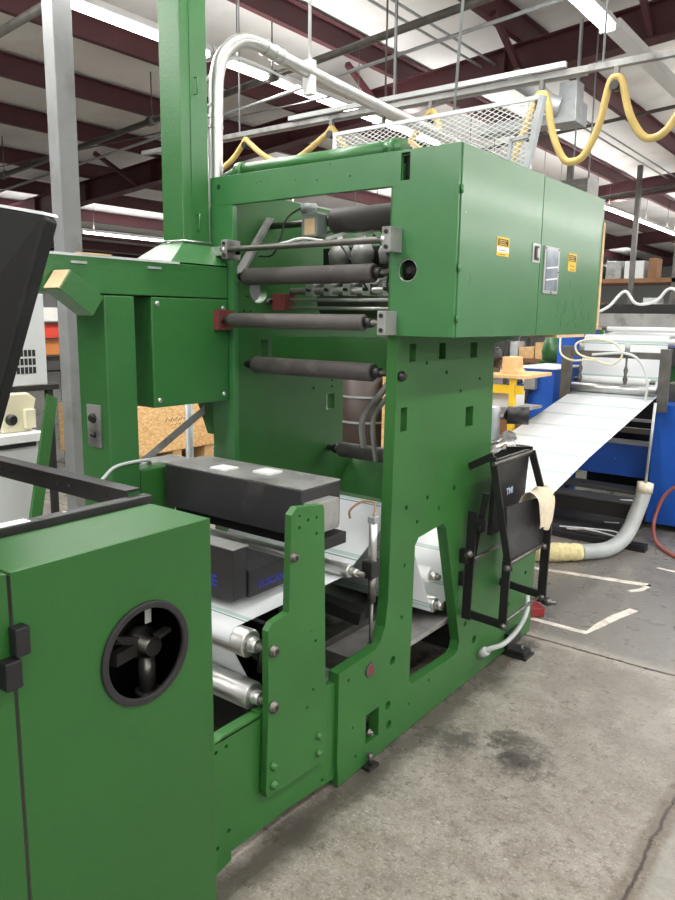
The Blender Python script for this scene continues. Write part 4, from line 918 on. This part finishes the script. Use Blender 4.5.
MB().tube(smooth_path([(-2.22, 5.84, 1.46), (-2.20, 5.82, 1.34), (-2.10, 5.81, 1.29), (-1.95, 5.81, 1.30), (-1.80, 5.81, 1.27), (-1.72, 5.81, 1.34), (-1.78, 5.82, 1.43), (-1.95, 5.82, 1.46), (-2.08, 5.82, 1.42), (-2.05, 5.81, 1.34), (-1.9, 5.81, 1.30)], 6), .008, 8).make('air_line', OFFW, B_)
MB().tube(smooth_path([(-1.95, 5.82, 1.34), (-1.7, 5.81, 1.36), (-1.58, 5.80, 1.30), (-1.52, 5.80, 1.15), (-1.53, 5.82, .98)], 6), .010, 8).make('air_hose', LGREY, B_)
MB().tube(smooth_path([(-2.2, 6.35, 1.78), (-2.1, 6.3, 1.68), (-2.0, 6.3, 1.72), (-1.9, 6.35, 1.84), (-1.8, 6.35, 1.74), (-1.65, 6.35, 1.76), (-1.55, 6.35, 1.86), (-1.4, 6.35, 1.78), (-1.2, 6.35, 1.80)], 6), .012, 8).make('coiled_hose', WHITE, B_)
# electrical box on blue housing
e = MB().box(-2.52, -2.42, 5.86, 5.92, 1.03, 1.17).make('switch_box', GREYTOP, B_, .006)
MB().cyl((-2.54, 5.89, 1.10), (-2.50, 5.89, 1.10), .03, 14).make('cable_gland', WHITE, e)
MB().tube(smooth_path([(-2.48, 5.88, 1.03), (-2.50, 5.86, .9), (-2.53, 5.87, .7), (-2.53, 5.88, .4)], 6), .018, 10).make('conduit', BLACK, B_)
MB().tube(smooth_path([(-2.53, 5.88, 1.10), (-2.65, 5.7, 1.05), (-2.85, 5.4, 1.08), (-3.0, 5.3, 1.2)], 6), .016, 10).make('conduit', BLACK, B_)
def far_roller(lb, y, z, r, x0=-2.17, x1=-1.51, m=STEEL):
    t = thing('nip_roller', lb, 'roller', ((x0 + x1) / 2, y, z - r))
    MB().cyl((x0, y, z), (x1, y, z), r, 24).make('shell', m, t); MB().cyl((x0 - .04, y, z), (x1 + .04, y, z), r * .5, 14).make('shaft', DSTEEL, t)
far_roller('shiny steel roller where the paper enters the blue machine, lower one', 5.93, 1.075, .036, -2.19, -1.48)
far_roller('pale roller just above the lower nip roller of the blue machine', 5.99, 1.135, .030, -2.10, -1.55, WHITE)
far_roller('upper steel roller of the blue machine under the white sheet', 6.18, 1.44, .04, -2.1, -1.3)
far_roller('thin pale roller at the top of the blue machine', 6.30, 1.535, .02, -2.0, -1.2, WHITE)
# platform and skids under the blue machine
t = thing('walk_platform', 'low dark metal step in front of the blue machine', 'platform', (-1.9, 5.9, 0))
MB().box(-2.35, -1.50, 5.65, 5.85, .20, .25).make('tread', DFLOOR, t, .004)
MB().box(-2.45, -1.49, 6.0, 6.2, .24, .27).make('tread', DFLOOR, t, .004)
MB().box(-2.36, -1.49, 5.64, 5.66, .13, .24).make('riser', BLACK, t)
for x in (-2.2, -1.55): MB().box(x, x + .03, 5.7, 5.73, 0, .2).box(x, x + .03, 6.1, 6.13, 0, .24).make('leg', RUST, t)
tag(MB().box(-3.4, -1.30, 5.28, 5.36, 0, .05).make('floor_rail', BLACK, None, .004), 'long black floor rail in front of the low step', 'rail')
tag(MB().box(-2.8, -1.50, 5.4, 6.6, .0005, .006).make('floor_mat', DFLOOR), 'dark mat on the floor under the blue machine', 'mat')
tag(MB().tube(smooth_path([(-2.0, 5.5, .02), (-1.75, 5.6, .02), (-1.60, 5.62, .02), (-1.55, 5.5, .02), (-1.66, 5.35, .075), (-1.75, 5.35, .075), (-1.85, 5.5, .02)], 8), .006, 8).make('loose_wire', WHITE), 'thin white wire looped on the floor near the grey hose', 'wire')
for i, (x, y, lb) in enumerate(((-1.95, 5.52, 'white scrap of paper on the dark mat, left one'), (-1.62, 5.72, 'white scrap of paper on the low dark step'), (-1.78, 5.9, 'white scrap of paper on the dark mat at the back'))):
    z = .251 if i == 1 else .0062
    tag(MB().bar((x, y, z + .001), (x + .10, y + .05, z + .001), .03, .001).make('paper_scrap', WHITE), lb, 'paper scrap')
# grey vacuum hose
t = thing('vacuum_hose', 'thick grey vacuum hose with cream taped sleeve bending up from the floor', 'hose', (-1.5, 5.0, 0))
MB().tube(smooth_path([(-1.60, 4.83, .06), (-1.53, 4.92, .058), (-1.475, 5.03, .06), (-1.44, 5.18, .085), (-1.42, 5.30, .15), (-1.405, 5.38, .25), (-1.385, 5.42, .36), (-1.375, 5.43, .45)], 6), .052, 22).make('hose_run', HOSEG, t)
MB().tube(smooth_path([(-1.83, 4.62, .065), (-1.76, 4.68, .062), (-1.69, 4.74, .064), (-1.60, 4.83, .060)], 5), [.060, .066, .061, .067, .060, .065, .062, .067, .063, .066, .060, .064, .058, .062, .058, .055], 20).make('taped_sleeve', SLEEVE, t)
MB().cyl((-1.3785, 5.428, .40), (-1.374, 5.431, .47), .056, 20).make('end_wrap', mat('masking_tape', (214, 206, 184), .7), t)
MB().cyl((-1.374, 5.43, .45), (-1.36, 5.45, 1.04), .010, 10).make('thin_riser', GALV, t)
tag(MB().tube(smooth_path([(-.6, 5.3, .012), (-.95, 5.2, .012), (-1.15, 5.35, .012), (-1.30, 5.55, .03), (-1.37, 5.75, .12), (-1.33, 5.8, .3), (-1.22, 5.78, .42), (-1.05, 5.8, .5)], 8), .014, 10).make('red_hose', REDH), 'faded red hose looping from the floor to the blue machine at the right edge', 'hose')
tag(MB().lathe((-1.05, 5.75, .16), (0, 1, 0), [(0, .10), (.02, .11), (.12, .11), (.14, .07)], 24).make('caster_wheel', DSTEEL), 'dark round wheel under the blue machine at the right edge', 'wheel')
t = thing('floor_jack', 'dark red floor wedge with steel ball end behind the black bracket', 'jack', (-1.45, 3.75, 0))
MB().bar((-1.62, 3.85, .04), (-1.44, 3.70, .03), .10, .05).make('wedge', mat('dark_red_paint', (140, 40, 44), .5), t, .004)
MB().lathe((-1.45, 3.80, .07), (1, 0, 0), [(0, .02), (.03, .026), (.05, .02), (.055, .012), (.08, .012)], 14).make('ball_end', DSTEEL, t)

# tape on the floor
for nm, A_, lb in (('a', [(-1.95, 4.47), (-1.10, 4.66), (-1.08, 4.61), (-1.17, 4.585), (-1.95, 4.43)], 'white floor tape strip, far edge of the marked box'),
                   ('b', [(-1.50, 3.66), (-1.20, 3.66), (-1.155, 3.665), (-1.165, 3.70), (-1.22, 3.70), (-1.50, 3.70)], 'white floor tape strip, near edge of the marked box'),
                   ('c', [(-1.165, 3.70), (-1.155, 3.665), (-1.12, 3.80), (-1.08, 3.98), (-1.03, 4.16), (-1.08, 4.17), (-1.13, 4.0), (-1.16, 3.82)], 'white floor tape strip, worn diagonal piece joining the two edges'),
                   ('d', [(-1.10, 4.66), (-1.08, 4.61), (-1.10, 4.50), (-1.15, 4.44), (-1.18, 4.45), (-1.13, 4.53)], 'white floor tape scrap curling at the far corner')):
    tag(MB().prism(A_, 'Z', .0004, .0012).make('tape_mark', TAPE), lb, 'tape')
tag(MB().prism([(-1.15, 5.0), (-.98, 4.98), (-.98, 5.01), (-1.15, 5.03)], 'Z', .0004, .0012).make('tape_mark', TAPE), 'short faded white tape scrap nearest the grey hose', 'tape')

# ================================================================ CLUTTER BETWEEN THE MACHINES
t = thing('yellow_stand', 'yellow stand with pale top between the green press and the blue machine', 'stand', (-2.3, 5.1, 0))
MB().box(-2.50, -2.10, 4.9, 5.4, 1.19, 1.215).make('top', WOOD, t, .003)
for x in (-2.47, -2.20): MB().box(x - .02, x + .02, 4.92, 4.96, 0, 1.19).make('leg', YELP, t)
MB().box(-2.48, -2.12, 4.93, 4.95, 1.08, 1.14).make('rail', YELP, t)
for z in (.75, .95): MB().box(-2.46, -2.14, 4.97, 5.35, z, z + .02).make('shelf', GREYTOP, t)
tag(MB().box(-2.42, -2.24, 5.0, 5.25, .971, 1.08).make('carton', WHITE, None, .003), 'white carton on the shelf of the yellow stand', 'carton')
tag(MB().box(-2.36, -2.24, 5.0, 5.25, .7701, .88).make('carton', BROWN, None, .003), 'brown carton on the lower shelf of the yellow stand', 'carton')
tag(MB().prism([(-2.32, 1.216), (-2.18, 1.216), (-2.22, 1.25), (-2.23, 1.335), (-2.32, 1.335)], 'Y', 5.0, 5.15).make('wood_block', WOOD, None, .003), 'pale wooden block on top of the yellow stand', 'block')
t = thing('electric_motor', 'black electric motor standing at the back of the yellow stand', 'motor', (-2.42, 5.15, 1.216))
MB().lathe((-2.50, 5.1, 1.32), (1, 0, 0), [(0, .05), (.01, .07), (.02, .075), (.10, .075), (.11, .05), (.12, .012), (.15, .012)], 20).make('body', BLACK, t)
for k in range(6): MB().ring((-2.475 + k * .014, 5.1, 1.32), (1, 0, 0), .074, .082, .005, 20).make('fin', BLACK, t)
MB().box(-2.48, -2.40, 5.06, 5.14, 1.216, 1.26).make('foot', DSTEEL, t)
t = thing('drive_motor', 'silver vertical motor with black coupling right of the green side plate', 'motor', (-1.98, 4.25, .2))
MB().lathe((-1.99, 4.2, .86), (0, 0, 1), [(0, .03), (.01, .042), (.20, .042), (.215, .03)], 24).make('body', GALV, t)
MB().cyl((-1.92, 4.25, 1.02), (-1.80, 4.30, 1.02), .055, 22).cyl((-1.93, 4.25, 1.02), (-1.92, 4.25, 1.02), .03, 14).make('side_motor', BLACK, t)
MB().lathe((-1.92, 4.22, .80), (.3, .2, 1), [(0, .03), (.03, .05), (.07, .035), (.10, .05), (.13, .025)], 16).make('gear_head', GREYTOP, t)
MB().cyl((-1.98, 4.15, .80), (-1.84, 4.2, .86), .028, 16).make('coupling', STEEL, t)
MB().box(-2.05, -1.82, 4.15, 4.4, 0, .82).make('pedestal', DARK, t, .004)
MB().tube(smooth_path([(-1.9, 4.15, .83), (-1.86, 4.12, .86), (-1.84, 4.12, .80), (-1.80, 4.15, .74)], 5), .004, 8).make('copper_wire', COPPER, t)
# green equipment row behind
for i, (x, z, c) in enumerate(((-3.1, 0, GREEND), (-2.6, 0, GREEN), (-2.0, 0, GREEND), (-1.35, 0, GREEN))):
    t = thing('far_machine', ['dark green machine far behind, leftmost under the enclosure', 'green machine far behind with grey head, second from left', 'dark green machine far behind the yellow stand', 'green machine far behind the blue tower'][i], 'machine', (x, 8.4, 0))
    MB().box(x - .25, x + .22, 8.2, 8.7, 0, 1.15).make('body', c, t, .01)
    MB().lathe((x - .1, 8.3, 1.15), (0, 0, 1), [(0, .14), (.1, .16), (.25, .12), (.28, .04), (.36, .04)], 18).make('head', c, t)
    MB().box(x + .05, x + .2, 8.15, 8.3, 1.15, 1.35).make('gear_box', DSTEEL, t, .005)
    MB().cyl((x + .1, 8.1, .9), (x + .1, 8.2, .9), .07, 16).make('hand_wheel', GREYTOP, t)

# storage racks and cartons in the far right
def rack(label, x, y, w, d, h, shelves, seed, cgroup, clabel):
    t = thing('pallet_rack', label, 'rack', (x, y, 0))
    for xx in (x, x + w - .07):
        for yy_ in (y, y + d - .07): MB().box(xx, xx + .07, yy_, yy_ + .07, 0, h).make('post', DSTEEL, t)
    for z in shelves: MB().box(x, x + w, y, y + d, z - .07, z).make('shelf', WOOD if z == shelves[0] else BROWN, t)
    MB().bar((x + .03, y + .03, shelves[0]), (x + .03, y + d, shelves[-1]), .03, .03).make('brace', DSTEEL, t)
    rg = random.Random(seed); first = None
    mats = [(BROWN, 'brown'), (CHAR, 'dark grey'), (DARK, 'black'), (WOOD, 'tan'), (DFLOOR, 'dull grey'), (GREYTOP, 'worn grey'), (LGREY, 'pale grey')]
    ORDN = ['first', 'second', 'third', 'fourth', 'fifth', 'sixth', 'seventh', 'eighth', 'ninth', 'tenth', 'eleventh', 'twelfth', 'thirteenth', 'fourteenth']
    for z in shelves[1:]:
        xx = x + .09; k = 0; sh = {shelves[1]: 'low', shelves[2]: 'middle', shelves[3]: 'top'}[z]
        while xx < x + w - .4 and k < 14:
            ww = rg.uniform(.12, .34); hh = rg.uniform(.08, .34)
            mm, cn = mats[rg.randrange(7)]
            tag(MB().box(xx, xx + ww, y + .05, y + d * rg.uniform(.3, .8), z + .001, z + hh).make('carton', mm, None, .006), '%s carton on the %s shelf of the %s, %s from its left' % (cn, sh, clabel, ORDN[k]), 'carton', cgroup)
            xx += ww + rg.uniform(.02, .08); k += 1
rack('tall dark pallet rack far behind the blue machine, left of the aisle', -6.0, 13.0, 2.9, 1.1, 3.1, (.15, .9, 1.65, 2.3), 1, 'cartons on the left far rack', 'left far rack')
rack('tall pallet rack far behind at the right edge', -2.9, 13.0, 2.9, 1.1, 3.0, (.15, .9, 1.6, 2.25), 2, 'cartons on the right far rack', 'right far rack')
for i, (x, y, lb) in enumerate(((-4.25, 11.0, 'grey steel column far behind the blue machine, left one'), (-3.55, 12.0, 'grey steel column far behind the blue machine, right one'))):
    tag(MB().box(x, x + .07, y, y + .07, 0, 4.2 + RS * x).make('steel_column', DSTEEL, None, .004), lb, 'column')

for o in bpy.data.objects:
    if '_o' in o: del o['_o']
